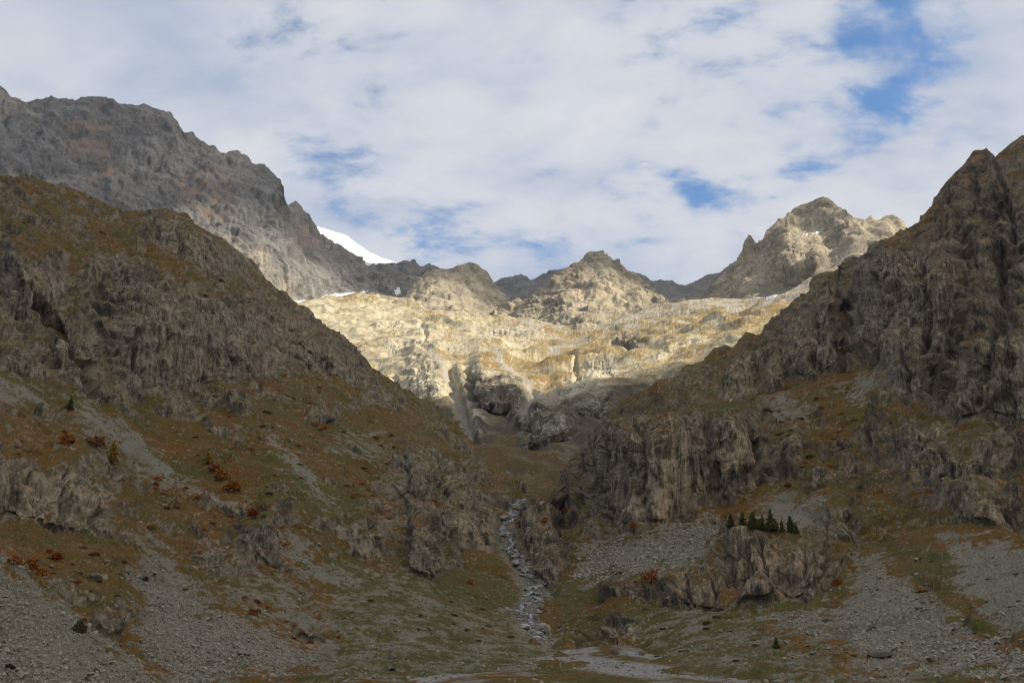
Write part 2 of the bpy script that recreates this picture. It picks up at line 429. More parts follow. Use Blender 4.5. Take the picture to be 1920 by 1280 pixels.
    m_snow = mask([sp['poly'] for sp in split if sp['name'] == 'snow_patch'], 9.)
    D *= (1 - .85 * m_sm) * (1 - .85 * m_snow); D += m_scree * (band(B, lam * .05, 7) * .012 + band(B, lam * .02, 6) * .008) * lam
    for line_, wd, dp in clefts:                         # chimneys and gullies, metres deep
        c_ = line_sd(PX + wx * .35, PY + wy * .2, line_, wd); D -= dp * sstep(c_, -.4 * wd, wd * .8)
    D *= sstep(t, 0, .03) * (1 - crestk * sstep(t, .955, 1.))
    P = B + nb * D[..., None]
    n = grid_normals(P); nz = blur(n[..., 2], 1); nzb = blur(n[..., 2], 5)
    rockm = sstep(-(nz * .75 + nzb * .25) + rkw * (bias - .5) + .09 * band(B, lam * .12, 9) + .07 * band(B, lam * .04, 10), -nz_rock - .05, -nz_rock + .10)
    rockm = np.maximum(rockm, .85 * W * sstep(-nz, -.75, -.55)) * (1 - m_scree * .95)
    Wst = np.maximum(W, .15 * sstep(nzb, .50, .32)).astype(f32)
    if spots: rockm = np.maximum(rockm, spots * sstep(.6 * band(B, lam * .16, 1) + .6 * band(B, lam * .05, 2) + .7 * (bias - .5), .20, .55) * (1 - m_scree))
    at_ = dict(rock=rockm, scree=m_scree, green=mask(green, 22.), pale=mask(pale, 9.), warm_or_shade=mask(warm_or_shade, 15.), wall=Wst * sstep(bias, .3, .6))
    # far side of the ridge, so that it is a solid mountain
    k_b = 9; hd = P[-1] - np.array([0, 0, CAM_Z]); hd[:, 2] = 0; hd /= np.linalg.norm(hd, axis=1, keepdims=True)
    Bk = [P[-1] + hd * (back * j ** 1.5 * .6) - np.array([0, 0, 1]) * (back * j ** 1.6 * .5) + hd * (band(P[-1] + j * 31., lam * .6, 2)[:, None] * back * .5) for j in range(1, k_b + 1)]
    PP = np.concatenate([P, np.array(Bk, f32)]); nrr, nc = PP.shape[:2]
    for a in at_: at_[a] = np.concatenate([at_[a], np.repeat(at_[a][-1:], k_b, 0)])
    idx = np.arange(nrr * nc).reshape(nrr, nc)
    F = np.stack([idx[:-1, :-1], idx[:-1, 1:], idx[1:, 1:], idx[1:, :-1]], -1).reshape(-1, 4)
    V = PP.reshape(-1, 3)
    # cut named pieces of the terrain (cliffs, scree fans, snow) out of the sheet as objects of their own
    owner = np.full(F.shape[0], -1)
    pxf = np.concatenate([PX + wx, np.full((k_b, nc), -9999)])
    pyf = np.concatenate([PY + wy, np.full((k_b, nc), -9999)])
    for si, spx in enumerate(split):
        p_ = spx['poly']; s_ = np.maximum.reduce([poly_sd(pxf, pyf, q_) for q_ in p_]) if isinstance(p_[0], list) else poly_sd(pxf, pyf, p_)
        if spx['name'] == 'snow_patch': s_ = poly_sd(np.concatenate([PX + wx * .3, np.full((k_b, nc), -9999)]), np.concatenate([PY + wy * .3, np.full((k_b, nc), -9999)]), p_)
        inside = (s_ > 0).ravel()
        if spx.get('use') is not None: inside &= (at_[spx['use']] > .5).ravel()
        owner[inside[F[:, 0]] & inside[F[:, 2]]] = si
    objs = []
    for si in range(-1, len(split)):
        Fi = F[owner == si]
        if not len(Fi): continue
        used, inv = np.unique(Fi, return_inverse=True)
        sp = split[si] if si >= 0 else dict(name=name, label=label, kind='structure')
        o = mesh_from(sp['name'], V[used], inv.reshape(-1, 4), sp.get('mat', mat), {a: b.ravel()[used] for a, b in at_.items()})
        tag(o, sp.get('label'), 'snow patch' if sp['name'] == 'snow_patch' else None, sp.get('group'), None if sp.get('kind') == 'thing' else sp.get('kind', 'structure'))
        objs.append(o)
    LAYERS[name] = (px, PY, P, n, at_)
    return objs


def on(name, x, y):
    """point of the finished terrain near photograph position x, y, and the normal there"""
    px, PY, P, n, a = LAYERS[name]
    j = int(np.clip(np.searchsorted(px, x), 0, len(px) - 1))
    v = P[:, j] - np.array([0, 0, CAM_Z])
    up = v[:, 2] * math.cos(PITCH) - v[:, 1] * math.sin(PITCH); fw = v[:, 1] * math.cos(PITCH) + v[:, 2] * math.sin(PITCH)
    yy = 640 - FPX * up / fw
    i = int(np.argmin(np.abs(yy - y) + np.linalg.norm(v, axis=1) * .002))
    return P[i, j].astype(float), n[i, j].astype(float)


AXIS = [(1030, 1207, 395), (1008, 1195, 410), (985, 1165, 435), (985, 1145, 450), (1003, 1120, 472), (1003, 1100, 490), (988, 1075, 512), (968, 1045, 540), (955, 1015, 570), (948, 992, 595), (960, 965, 625), (978, 940, 660), (965, 905, 710), (940, 875, 760), (908, 842, 820)]

LEFT_CREST = [(-420, 290), (-200, 310), (0, 328), (60, 332), (100, 344), (160, 363), (220, 393), (240, 396), (300, 391), (345, 402), (372, 424), (420, 448), (470, 488), (500, 524), (560, 570), (600, 600), (650, 640), (700, 690), (740, 714), (780, 738), (800, 748), (850, 790), (880, 820), (905, 840), (930, 865), (960, 890), (1000, 930), (1060, 990), (1110, 1040)]
left_ctrl = [(-420, 1280, 190), (-420, 900, 330), (-420, 290, 800), (0, 1320, 170), (0, 1190, 215), (0, 1055, 262), (120, 1135, 258), (250, 1230, 250), (340, 1290, 228), (90, 1040, 318), (0, 985, 335), (0, 870, 385), (130, 1000, 360), (240, 1020, 362), (250, 1110, 320), (0, 720, 480), (0, 500, 660), (0, 328, 850), (240, 396, 960), (300, 1080, 360), (300, 950, 450), (300, 800, 560), (300, 600, 760), (420, 448, 1030), (450, 1200, 290), (560, 1000, 430), (560, 1200, 315), (560, 800, 620), (560, 570, 1080), (650, 640, 1090), (740, 714, 1060), (800, 748, 1030), (905, 840, 860), (800, 900, 610), (800, 1050, 470), (700, 900, 580), (650, 1060, 430), (800, 1200, 330), (900, 1000, 560), (900, 1100, 470), (900, 920, 660), (640, 1285, 235), (900, 1285, 232), (900, 1215, 345), (1000, 1240, 300), (1100, 1285, 232), (1110, 1200, 430), (1100, 1120, 560), (1100, 1045, 680), (1040, 970, 760)] + AXIS
left_cliffs = [([(232, 400), (300, 395), (350, 412), (410, 455), (470, 495)], [(232, 430), (280, 460), (330, 482), (400, 520), (470, 540)]),
               ([(0, 475), (60, 490), (110, 520), (140, 590)], [(0, 600), (60, 600), (110, 620), (140, 660)]),
               ([(160, 610), (200, 570), (300, 545), (390, 560), (480, 600), (560, 650)], [(160, 735), (240, 742), (340, 735), (400, 715), (500, 715), (560, 695)]),
               ([(-200, 860), (0, 868), (80, 876), (170, 868), (220, 890), (258, 945)], [(-200, 980), (0, 975), (80, 990), (130, 1000), (200, 1012), (258, 1022)]),
               ([(425, 1002), (480, 985), (545, 950)], [(425, 1035), (500, 1058), (545, 1040)]),
               ([(480, 545), (560, 600), (640, 660), (700, 705), (800, 770)], [(480, 580), (560, 650), (640, 712), (700, 745), (800, 800)]),
               ([(555, 762), (600, 752), (650, 765)], [(555, 785), (600, 792), (650, 785)]),
               ([(715, 870), (760, 850), (810, 830), (860, 872), (920, 925)], [(715, 920), (760, 935), (810, 925), (860, 950), (920, 985)]),
               ([(640, 985), (680, 972), (725, 985)], [(640, 1035), (690, 1052), (725, 1040)]),
               ([(820, 950), (870, 960), (940, 970)], [(820, 990), (870, 1015), (940, 1040)]),
               ([(760, 1015), (800, 1010), (830, 1030)], [(760, 1070), (800, 1090), (830, 1080)]),
               ([(160, 1140), (200, 1128), (240, 1135)], [(160, 1168), (200, 1190), (240, 1188)]),
               ([(535, 1160), (590, 1150), (635, 1165)], [(535, 1182), (590, 1200), (635, 1200)]),
               ([(90, 640), (150, 620), (190, 660)], [(90, 690), (150, 735), (190, 745)]),
               ([(800, 770), (850, 805), (905, 850)], [(800, 800), (850, 840), (905, 880)])]
def rock_bands(n, xr, yr, crest, slope, seed, avoid=()):
    r_ = np.random.default_rng(seed); out = []; cx_, cy_ = np.array(crest, float).T
    while len(out) < n:
        x, y = r_.uniform(*xr), r_.uniform(*yr); w_ = r_.uniform(28, 85); h_ = w_ * r_.uniform(.22, .5)
        if y - h_ < np.interp(x, cx_, cy_) + 18 or any(poly_sd(np.array([x]), np.array([y]), p_)[0] > -12 for p_ in avoid): continue
        tl = slope * r_.uniform(.3, 1.2); xx = np.linspace(-w_, w_, 5); j_ = r_.normal(0, h_ * .22, (2, 5))
        out.append(([(x + a_, y - h_ + tl * a_ + j_[0, i]) for i, a_ in enumerate(xx)], [(x + a_, y + tl * a_ + j_[1, i]) for i, a_ in enumerate(xx)], r_.uniform(.5, .9)))
    return out


S_left = {'a': [(-420, 1010), (0, 1045), (60, 1085), (130, 1135), (250, 1232), (335, 1300), (-420, 1300)],
          'b': [(262, 1015), (300, 1015), (345, 1080), (400, 1140), (470, 1165), (560, 1212), (610, 1240), (520, 1256), (430, 1262), (350, 1300), (320, 1260), (255, 1200), (262, 1130), (245, 1070)],
          'c': [(-60, 690), (0, 708), (60, 738), (100, 772), (40, 758), (-60, 730)],
          'd': [(130, 752), (200, 778), (280, 842), (365, 912), (345, 925), (270, 880), (190, 832)],
          'e': [(545, 995), (572, 1000), (600, 1050), (655, 1090), (640, 1104), (585, 1078), (540, 1045)],
          'f': [(505, 825), (530, 838), (572, 872), (622, 940), (602, 938), (560, 890)]}
left_clefts = [([(70, 560), (110, 610), (140, 660), (165, 700), (180, 738)], 9, 9.), ([(172, 680), (180, 740)], 6, 6.), ([(428, 618), (436, 650), (446, 684)], 5, 7.), ([(250, 660), (254, 696)], 5, 6.), ([(345, 560), (350, 600)], 5, 5.), ([(300, 600), (306, 640)], 4, 5.), ([(520, 650), (535, 690)], 5, 5.),
               ([(470, 690), (490, 718)], 5, 5.), ([(30, 500), (40, 590)], 7, 6.), ([(285, 410), (300, 455)], 6, 5.), ([(330, 420), (345, 470)], 6, 6.), ([(605, 660), (625, 700)], 5, 5.), ([(60, 890), (64, 970)], 4, 3.), ([(120, 885), (122, 985)], 4, 3.), ([(172, 880), (178, 990)], 4, 3.), ([(445, 1010), (452, 1045)], 4, 2.5), ([(760, 850), (768, 920)], 6, 5.), ([(820, 850), (835, 930)], 6, 5.), ([(790, 1030), (800, 1080)], 4, 3.), ([(700, 985), (704, 1040)], 4, 3.)]
left_cliffs += rock_bands(44, (20, 880), (380, 1170), LEFT_CREST, .32, 21, list(S_left.values()))
hill = layer('hillside_left', LEFT_CREST, [(-420, 1420), (640, 1420), (900, 1330), (1000, 1300), (1110, 1300)], left_ctrl, cliffs=left_cliffs, clefts=left_clefts, grain=.5, step=1.95, spots=.85, rockbias=.50, lam=30., amp=.055, ribs=.12, mat=M_slope, terr=((24., .38), (10., .44), (4.2, .40)), dip=(.30, -.1), nz_rock=.60, rkw=.14,
      rock=[[(150, 540), (580, 560), (700, 700), (560, 700), (180, 740)], [(700, 820), (950, 900), (980, 1000), (900, 1010), (830, 1080), (720, 1000)], [(0, 450), (120, 520), (150, 720), (0, 700)]],
      dry=[[(420, 740), (700, 760), (780, 830), (640, 950), (480, 900)], [(640, 1060), (960, 1090), (1010, 1200), (900, 1290), (600, 1290)], [(850, 1000), (940, 1050), (960, 1150), (860, 1100)], [(260, 760), (480, 800), (500, 950), (380, 930)], [(60, 1020), (250, 1030), (250, 1120), (140, 1110)]],
      scree=[S_left[q] for q in 'abcdef'] + [(.45, [(600, 1060), (800, 1100), (1000, 1195), (1000, 1270), (640, 1290), (560, 1240), (650, 1180)]), (.6, [(380, 1030), (470, 1070), (620, 1150), (660, 1220), (600, 1210), (480, 1150)]), (.5, [(640, 820), (720, 830), (700, 850), (620, 840)]),
             ('line', [p[:2] for p in AXIS[:10]], 24, .9)],
      green=[[(880, 1130), (1000, 1150), (1020, 1200), (900, 1200)], [(640, 1060), (960, 1090), (1010, 1200), (900, 1290), (600, 1290)], [(480, 900), (640, 900), (700, 960), (600, 980)]],
      pale=[[(640, 985), (725, 985), (725, 1050), (640, 1040)], [(730, 895), (765, 895), (765, 945), (730, 945)], [(860, 960), (940, 970), (940, 1040), (870, 1020)], [(60, 900), (200, 890), (200, 990), (60, 990)]],
      split=[dict(name='scree_slope', poly=S_left['a'], use='scree', label='pale grey scree slope filling the lower left corner'),
             dict(name='scree_slope', poly=S_left['b'], use='scree', label='long grey scree fan running down beside the low crag, second from the lower left corner'),
             dict(name='scree_slope', poly=S_left['d'], use='scree', label='diagonal scree streak under the high cliff on the left hillside'),
             dict(name='scree_slope', poly=S_left['e'], use='scree', label='small pale scree chute beside the crag with red shrubs'),
             dict(name='cliff', poly=[(-220, 855), (0, 862), (180, 862), (265, 940), (265, 1030), (0, 985), (-220, 990)], use='rock', label='low dark cliff above the corner scree slope'),
             dict(name='cliff', poly=[(225, 385), (300, 385), (360, 405), (480, 500), (470, 545), (400, 525), (330, 490), (225, 440)], use='rock', label='dark cliff on the skyline of the left hillside'),
             dict(name='cliff', poly=[(155, 590), (300, 535), (480, 590), (565, 650), (560, 705), (340, 745), (155, 745)], use='rock', label='broad grey cliff across the middle of the left hillside')],
      label='brown grass and rock hillside on the left of the gorge')

RIGHT_CREST = [(890, 1010), (940, 985), (985, 960), (1035, 925), (1070, 868), (1100, 822), (1140, 778), (1165, 752), (1192, 738), (1214, 734), (1232, 712), (1264, 708), (1286, 684), (1318, 676), (1340, 650), (1374, 650), (1398, 622), (1424, 628), (1446, 594), (1470, 588), (1488, 556), (1514, 546), (1534, 516), (1562, 508), (1584, 482), (1612, 482), (1640, 452), (1668, 450), (1690, 432), (1720, 414), (1740, 390), (1755, 368), (1780, 333), (1800, 312), (1830, 290), (1850, 278), (1866, 296), (1885, 330), (1920, 380), (2000, 380), (2350, 330)]
right_ctrl = [(2350, 1280, 220), (2350, 900, 430), (2350, 330, 850), (1920, 1320, 205), (1920, 1240, 255), (1920, 1150, 320), (1920, 1000, 440), (1920, 800, 590), (1920, 600, 730), (1920, 400, 870), (1850, 278, 980), (1600, 1300, 215), (1600, 1200, 305), (1600, 1050, 450), (1600, 800, 640), (1600, 600, 850), (1600, 478, 1000), (1400, 1300, 215), (1400, 1200, 330), (1400, 1110, 430), (1400, 1000, 510), (1400, 930, 570), (1400, 850, 620), (1400, 770, 680), (1400, 700, 830), (1400, 612, 1060), (1200, 1220, 360), (1200, 1140, 420), (1200, 1050, 490), (1200, 960, 550), (1200, 860, 610), (1200, 740, 780), (1300, 660, 980), (1480, 560, 1080), (1080, 870, 690), (1060, 950, 615), (1060, 1050, 520), (1070, 1150, 440), (1080, 1205, 395), (1000, 1300, 225), (1200, 1300, 222), (950, 1180, 500), (920, 1090, 590), (900, 1020, 680)] + AXIS[:11]
right_cliffs = [([(968, 945), (1000, 925), (1030, 950), (1058, 1020)], [(968, 985), (1000, 1055), (1030, 1108), (1058, 1118)], .45),
                ([(1075, 880), (1110, 845), (1160, 805), (1200, 792), (1290, 775), (1380, 788), (1440, 820), (1505, 862)], [(1075, 990), (1120, 1015), (1180, 992), (1240, 985), (1262, 970), (1300, 940), (1380, 945), (1420, 915), (1505, 888)]),
                ([(1305, 1006), (1350, 1005), (1400, 1002), (1500, 1008), (1585, 1040)], [(1305, 1070), (1400, 1106), (1450, 1112), (1510, 1125), (1560, 1112), (1585, 1066)]),
                ([(1205, 1112), (1260, 1078), (1330, 1076), (1400, 1100)], [(1205, 1140), (1330, 1142), (1400, 1148)]),
                ([(1105, 1166), (1160, 1154), (1225, 1170)], [(1105, 1200), (1160, 1206), (1225, 1205)], .45),
                ([(1480, 960), (1550, 935), (1600, 958), (1630, 985)], [(1480, 992), (1550, 1008), (1600, 1010), (1630, 1008)]),
                ([(1345, 700), (1380, 665), (1415, 655)], [(1345, 745), (1380, 755), (1415, 735)]),
                ([(1455, 610), (1530, 580), (1585, 590)], [(1455, 690), (1510, 715), (1585, 690)]),
                ([(1425, 680), (1450, 665), (1475, 680)], [(1425, 725), (1450, 735), (1475, 722)]),
                ([(1590, 530), (1680, 490), (1760, 510), (1830, 560)], [(1590, 640), (1680, 660), (1760, 670), (1830, 680)]),
                ([(1630, 690), (1700, 680), (1760, 690)], [(1630, 720), (1700, 740), (1760, 740)]),
                ([(1770, 720), (1840, 640), (1920, 630), (2050, 620)], [(1770, 790), (1840, 780), (1920, 800), (2050, 800)]),
                ([(1240, 720), (1300, 690), (1350, 680)], [(1240, 740), (1300, 730), (1350, 720)]),
                ([(1640, 830), (1720, 810), (1800, 850), (1920, 840)], [(1640, 870), (1720, 880), (1800, 920), (1920, 900)]),
                ([(1780, 950), (1850, 930), (1920, 935)], [(1780, 980), (1850, 985), (1920, 990)])]
S_right = {'a': [(1065, 1065), (1100, 1025), (1250, 1002), (1340, 965), (1352, 1005), (1300, 1060), (1200, 1075), (1100, 1092)],
           'b': [(1440, 925), (1480, 925), (1560, 960), (1570, 990), (1490, 990), (1430, 980)],
           'c': [(1602, 1045), (1650, 1048), (1720, 1108), (1800, 1180), (1960, 1240), (1960, 1275), (1700, 1250), (1560, 1195), (1420, 1165), (1430, 1150), (1540, 1150), (1590, 1120)],
           'd': [(1770, 1010), (1860, 1015), (1960, 1040), (1960, 1200), (1880, 1170), (1810, 1100)],
           'e': [(1418, 772), (1450, 745), (1525, 772), (1480, 786)], 'f': [(1562, 728), (1640, 700), (1628, 740), (1590, 745)], 'g': [(1640, 700), (1665, 690), (1655, 745), (1628, 745)]}
right_clefts = [([(1095, 880), (1090, 960)], 7, 7.), ([(1150, 830), (1140, 980)], 6, 6.), ([(1195, 810), (1200, 940)], 6, 6.), ([(1288, 790), (1292, 850), (1297, 930)], 5, 7.), ([(1325, 785), (1335, 850), (1340, 925)], 10, 8.), ([(1425, 830), (1428, 900)], 8, 6.), ([(1465, 850), (1468, 890)], 6, 4.), ([(1362, 1015), (1366, 1080)], 6, 4.), ([(1398, 1025), (1400, 1085)], 8, 5.), ([(1425, 1015), (1432, 1100)], 4, 4.), ([(1507, 1020), (1512, 1110)], 6, 5.), ([(1545, 1035), (1548, 1100)], 4, 3.), ([(1240, 1085), (1242, 1135)], 4, 3.), ([(1290, 1080), (1292, 1140)], 4, 3.), ([(1345, 1085), (1347, 1140)], 4, 3.),
                ([(1640, 520), (1650, 580), (1640, 650)], 9, 10.), ([(1720, 500), (1745, 580), (1735, 660)], 9, 10.), ([(1590, 570), (1582, 690)], 8, 8.), ([(1530, 590), (1525, 690)], 6, 7.), ([(1800, 560), (1790, 650), (1760, 700)], 10, 10.), ([(1870, 460), (1880, 560), (1860, 640)], 9, 9.), ([(1690, 660), (1700, 740)], 6, 6.), ([(1830, 650), (1835, 760)], 7, 7.), ([(1890, 650), (1893, 780)], 7, 7.), ([(1415, 660), (1420, 740)], 5, 6.), ([(1640, 740), (1625, 790), (1640, 860)], 6, 5.), ([(1820, 310), (1828, 400)], 6, 6.), ([(1870, 310), (1890, 380), (1900, 450)], 7, 8.), ([(1780, 370), (1772, 430)], 5, 5.), ([(1550, 950), (1552, 1005)], 4, 3.), ([(1600, 965), (1602, 1005)], 4, 3.), ([(1760, 830), (1770, 900)], 6, 5.), ([(1850, 850), (1855, 900)], 6, 5.)]
right_cliffs += rock_bands(40, (1090, 1900), (420, 1140), RIGHT_CREST, -.28, 22, list(S_right.values()) + [[(1330, 930), (1520, 930), (1520, 1005), (1330, 1005)]])
layer('hillside_right', RIGHT_CREST, [(890, 1232), (1000, 1236), (1080, 1262), (1160, 1420), (2350, 1420)], right_ctrl, cliffs=right_cliffs, clefts=right_clefts, crestk=.6, grain=.5, step=1.95, spots=.85, rockbias=.52, lam=34., amp=.05, mat=M_right, gully=.22, ribs=.13, terr=((27., .36), (11., .44), (4.6, .40)), dip=(-.35, -.1), nz_rock=.56, rkw=.14, seed=2,
      rock=[[(1440, 560), (1600, 470), (1760, 360), (1850, 270), (2400, 300), (2400, 820), (1780, 800), (1620, 680), (1440, 720)], [(1060, 850), (1200, 730), (1400, 790), (1500, 880), (1250, 1000), (1060, 1000)], [(1640, 820), (1920, 800), (1920, 980), (1780, 990), (1640, 900)], [(960, 1000), (1060, 930), (1060, 1110), (1000, 1110)]],
      dry=[[(1480, 720), (1640, 690), (1640, 780), (1500, 780)], [(1640, 1000), (1760, 1000), (1960, 1010), (1960, 1100), (1700, 1080)], [(1040, 1090), (1200, 1080), (1200, 1150), (1040, 1180)], [(1200, 1150), (1400, 1160), (1500, 1240), (1200, 1260)], [(1280, 940), (1480, 900), (1480, 990), (1350, 990)]],
      scree=[S_right[q] for q in 'abcdefg'] + [(.45, [(1200, 1160), (1430, 1170), (1700, 1250), (1960, 1280), (1960, 1300), (1300, 1280)]), (.5, [(1230, 640), (1270, 655), (1280, 668), (1250, 668)]), ('line', [p[:2] for p in AXIS[:10]], 20, .9)],
      green=[[(1200, 1150), (1420, 1160), (1520, 1260), (1200, 1270)], [(1040, 1100), (1100, 1090), (1100, 1190), (1040, 1190)], [(1640, 1020), (1760, 1020), (1960, 1180), (1800, 1130)], [(1280, 760), (1400, 740), (1460, 800), (1380, 790)]],
      pale=[[(1205, 880), (1250, 840), (1300, 850), (1305, 935), (1262, 970), (1235, 980)], [(1345, 800), (1400, 790), (1420, 870), (1370, 890), (1355, 940)], [(1400, 1030), (1510, 1020), (1515, 1120), (1430, 1110)], [(1350, 690), (1415, 660), (1415, 730), (1370, 750)], [(1870, 630), (1920, 630), (1920, 700), (1880, 730)], [(1620, 580), (1650, 580), (1650, 640), (1625, 640)], [(1130, 1165), (1200, 1160), (1200, 1200), (1140, 1200)]],
      warm_or_shade=[[(1790, 300), (1860, 290), (1850, 360), (1800, 350)], [(1560, 780), (1640, 900), (1560, 900)], [(1440, 1010), (1520, 1010), (1520, 1120), (1440, 1110)]],
      split=[dict(name='scree_slope', poly=S_right['a'], use='scree', label='grey boulder scree under the pale cliff, left of the larch trees'),
             dict(name='scree_slope', poly=S_right['b'], use='scree', label='grey scree behind the larch trees'),
             dict(name='scree_slope', poly=S_right['c'], use='scree', label='wide grey scree apron right of the lower larch cliff'),
             dict(name='scree_slope', poly=S_right['d'], use='scree', label='grey scree slope at the right edge'),
             dict(name='scree_slope', poly=S_right['e'], use='scree', label='small pale scree patch above the big pale cliff'),
             dict(name='cliff', poly=[(1060, 860), (1160, 790), (1290, 765), (1440, 805), (1520, 860), (1500, 900), (1300, 960), (1240, 1000), (1120, 1025), (1060, 1000)], use='rock', label='big pale streaked cliff on the spur right of the gorge'),
             dict(name='cliff', poly=[(1295, 995), (1500, 1000), (1600, 1035), (1590, 1080), (1500, 1135), (1295, 1085)], use='rock', label='columned cliff with larch trees on its brink'),
             dict(name='cliff', poly=[(1200, 1105), (1260, 1068), (1340, 1066), (1410, 1100), (1410, 1155), (1200, 1150)], use='rock', label='lowest short cliff, below and left of the larch cliff'),
             dict(name='cliff', poly=[(1720, 440), (1780, 320), (1850, 265), (1880, 320), (1920, 400), (1920, 460), (1730, 465)], use='rock', label='rock tower on the right skyline')],
      label='steep craggy hillside on the right of the gorge')

layer('mountain_right_shoulder', [(1780, 420), (1850, 330), (1872, 285), (1900, 262), (1920, 255), (1980, 240), (2350, 200)], [(1780, 600), (2350, 600)],
      [(1780, 420, 1180), (1900, 262, 1250), (2350, 200, 1150), (1780, 600, 1000), (2350, 600, 900), (1920, 400, 1080)], cliffs=[], rockbias=.8, lam=36., amp=.11, mat=M_right, label='dark rock shoulder behind the tower at the right edge')

BOWL_TOP = [(400, 560), (560, 566), (600, 556), (700, 552), (770, 562), (800, 580), (940, 590), (1000, 600), (1040, 606), (1100, 606), (1180, 590), (1250, 568), (1300, 560), (1350, 562), (1400, 560), (1440, 556), (1480, 543), (1530, 515), (1580, 485), (1700, 450)]
bowl_ctrl = [(400, 560, 1900), (600, 560, 1950), (800, 582, 1950), (940, 592, 2000), (1050, 606, 1950), (1180, 590, 1950), (1300, 562, 2000), (1400, 560, 2000), (1500, 535, 1900), (1700, 450, 1850), (400, 800, 1350), (600, 640, 1650), (800, 640, 1620), (1000, 640, 1620), (1150, 640, 1580), (1300, 630, 1450), (1400, 600, 1500), (1500, 580, 1500), (700, 700, 1400), (850, 690, 1330), (1000, 690, 1350), (1150, 690, 1280), (1250, 690, 1200), (800, 750, 1180), (900, 750, 1130), (1000, 750, 1120), (1100, 750, 1050), (1200, 740, 1050), (850, 800, 960), (910, 842, 835), (960, 800, 960), (1050, 790, 960), (1000, 850, 830), (960, 880, 770), (1060, 860, 820), (1120, 830, 880), (870, 900, 760), (1000, 960, 680), (1250, 800, 980), (1500, 800, 1050), (700, 900, 900)]
bowl_cliffs = [([(868, 688), (900, 695), (940, 702), (990, 720)], [(868, 745), (900, 770), (940, 782), (990, 765)], 1.),
               ([(735, 690), (780, 665), (820, 668), (850, 690)], [(735, 725), (780, 750), (820, 752), (850, 750)]),
               ([(850, 770), (890, 760), (925, 790)], [(850, 815), (890, 836), (925, 820)], .5),
               ([(940, 760), (980, 735), (1040, 735)], [(940, 790), (980, 798), (1040, 785)], .6),
               ([(955, 805), (1020, 782), (1095, 775)], [(955, 850), (1020, 838), (1095, 822)], 1.), ([(1060, 760), (1110, 740), (1170, 730)], [(1060, 790), (1110, 790), (1170, 775)], .9), ([(1010, 742), (1050, 728), (1100, 722)], [(1010, 765), (1050, 765), (1100, 748)], .8),
               ([(1140, 620), (1170, 612), (1215, 625)], [(1140, 640), (1170, 650), (1215, 655)], .6),
               ([(1080, 680), (1120, 665), (1170, 680)], [(1080, 700), (1120, 715), (1170, 705)]),
               ([(600, 600), (700, 605), (800, 600)], [(600, 618), (700, 622), (800, 612)]),
               ([(850, 615), (950, 610), (1050, 622)], [(850, 628), (950, 630), (1050, 635)]),
               ([(700, 640), (800, 632), (880, 640)], [(700, 660), (800, 655), (880, 658)]),
               ([(1040, 690), (1090, 700), (1150, 720)], [(1040, 730), (1090, 745), (1150, 752)]),
               ([(1200, 660), (1260, 640), (1330, 620)], [(1200, 685), (1260, 668), (1330, 640)])]
layer('hanging_valley', BOWL_TOP, [(400, 830), (700, 920), (850, 960), (960, 985), (1060, 960), (1300, 860), (1700, 700)], bowl_ctrl, step=1.7, cliffs=bowl_cliffs, clefts=[([(845, 690), (852, 730), (870, 780), (900, 836)], 11, 12.), ([(874, 690), (880, 745)], 6, 12.), ([(1000, 730), (985, 760), (982, 800)], 8, 8.), ([(1150, 640), (1185, 652)], 6, 10.), ([(1080, 685), (1085, 712)], 5, 8.), ([(740, 700), (738, 730)], 5, 8.), ([(790, 600), (800, 640)], 5, 6.)], rockbias=.52, lam=90., amp=.007, ribs=.060, ribz=1., rgh=.20, flatk=.6, grain=.22, ledge=.1, spots=.92, warm_or_shade=[[(866, 692), (900, 700), (990, 716), (992, 785), (900, 782), (866, 748)], [(1140, 616), (1215, 622), (1215, 655), (1150, 650)], [(700, 740), (840, 752), (870, 790), (940, 775), (1000, 745), (1080, 745), (1200, 715), (1400, 700), (1400, 1000), (700, 1000)]], mat=M_bowl, nz_rock=.80, terr=((58., .16), (23., .15), (9., .07)), dip=(.05, -.05), cliffk=.3, joint=.2, seed=3, back=40, smooth_amp=.10,  # dark patches: darker gorge rock, plus shade painted on the knob and rock fronts
      rock=[[(930, 765), (1060, 742), (1230, 700), (1300, 760), (1150, 860), (980, 870)], [(560, 560), (1050, 600), (1000, 660), (700, 680), (560, 620)], [(830, 690), (1000, 720), (960, 850), (850, 830)]],
      dry=[[(900, 840), (1060, 800), (1060, 900), (960, 960), (900, 900)], [(1000, 640), (1130, 650), (1130, 690), (960, 700)]],
      scree=[[(1060, 600), (1180, 592), (1250, 570), (1300, 556), (1430, 556), (1490, 540), (1560, 490), (1600, 480), (1530, 540), (1470, 570), (1380, 585), (1300, 578), (1200, 605), (1120, 622)], (.9, [(960, 598), (1060, 604), (1060, 625), (980, 615)]),
             ('line', [(932, 655), (945, 680), (965, 700), (995, 725), (1005, 745), (985, 760), (985, 785)], 7), ('line', [(800, 650), (830, 690), (850, 720), (858, 760), (880, 800), (895, 830)], 8), ('line', [(1100, 640), (1060, 648), (1030, 660)], 6), ('line', [(990, 740), (1010, 735), (1025, 745)], 7)],
      pale=[[(840, 700), (870, 720), (900, 790), (930, 820), (905, 842), (870, 820), (840, 760)], [(970, 720), (1020, 735), (1000, 790), (975, 770)]],
      green=[[(600, 790), (800, 775), (940, 800), (1040, 760), (1180, 715), (1400, 700), (1400, 1000), (600, 1000)]],  # not greener: cloud shade over the lower bowl painted into the grass colour
      split=[dict(name='snow_patch', kind='thing', mat=M_snow, poly=[(1436, 560), (1452, 553), (1464, 555), (1458, 561), (1440, 565)], label='small snow patch on the grey moraine below the right peak')], label='sunlit hanging valley of pale slabs and tawny grass')

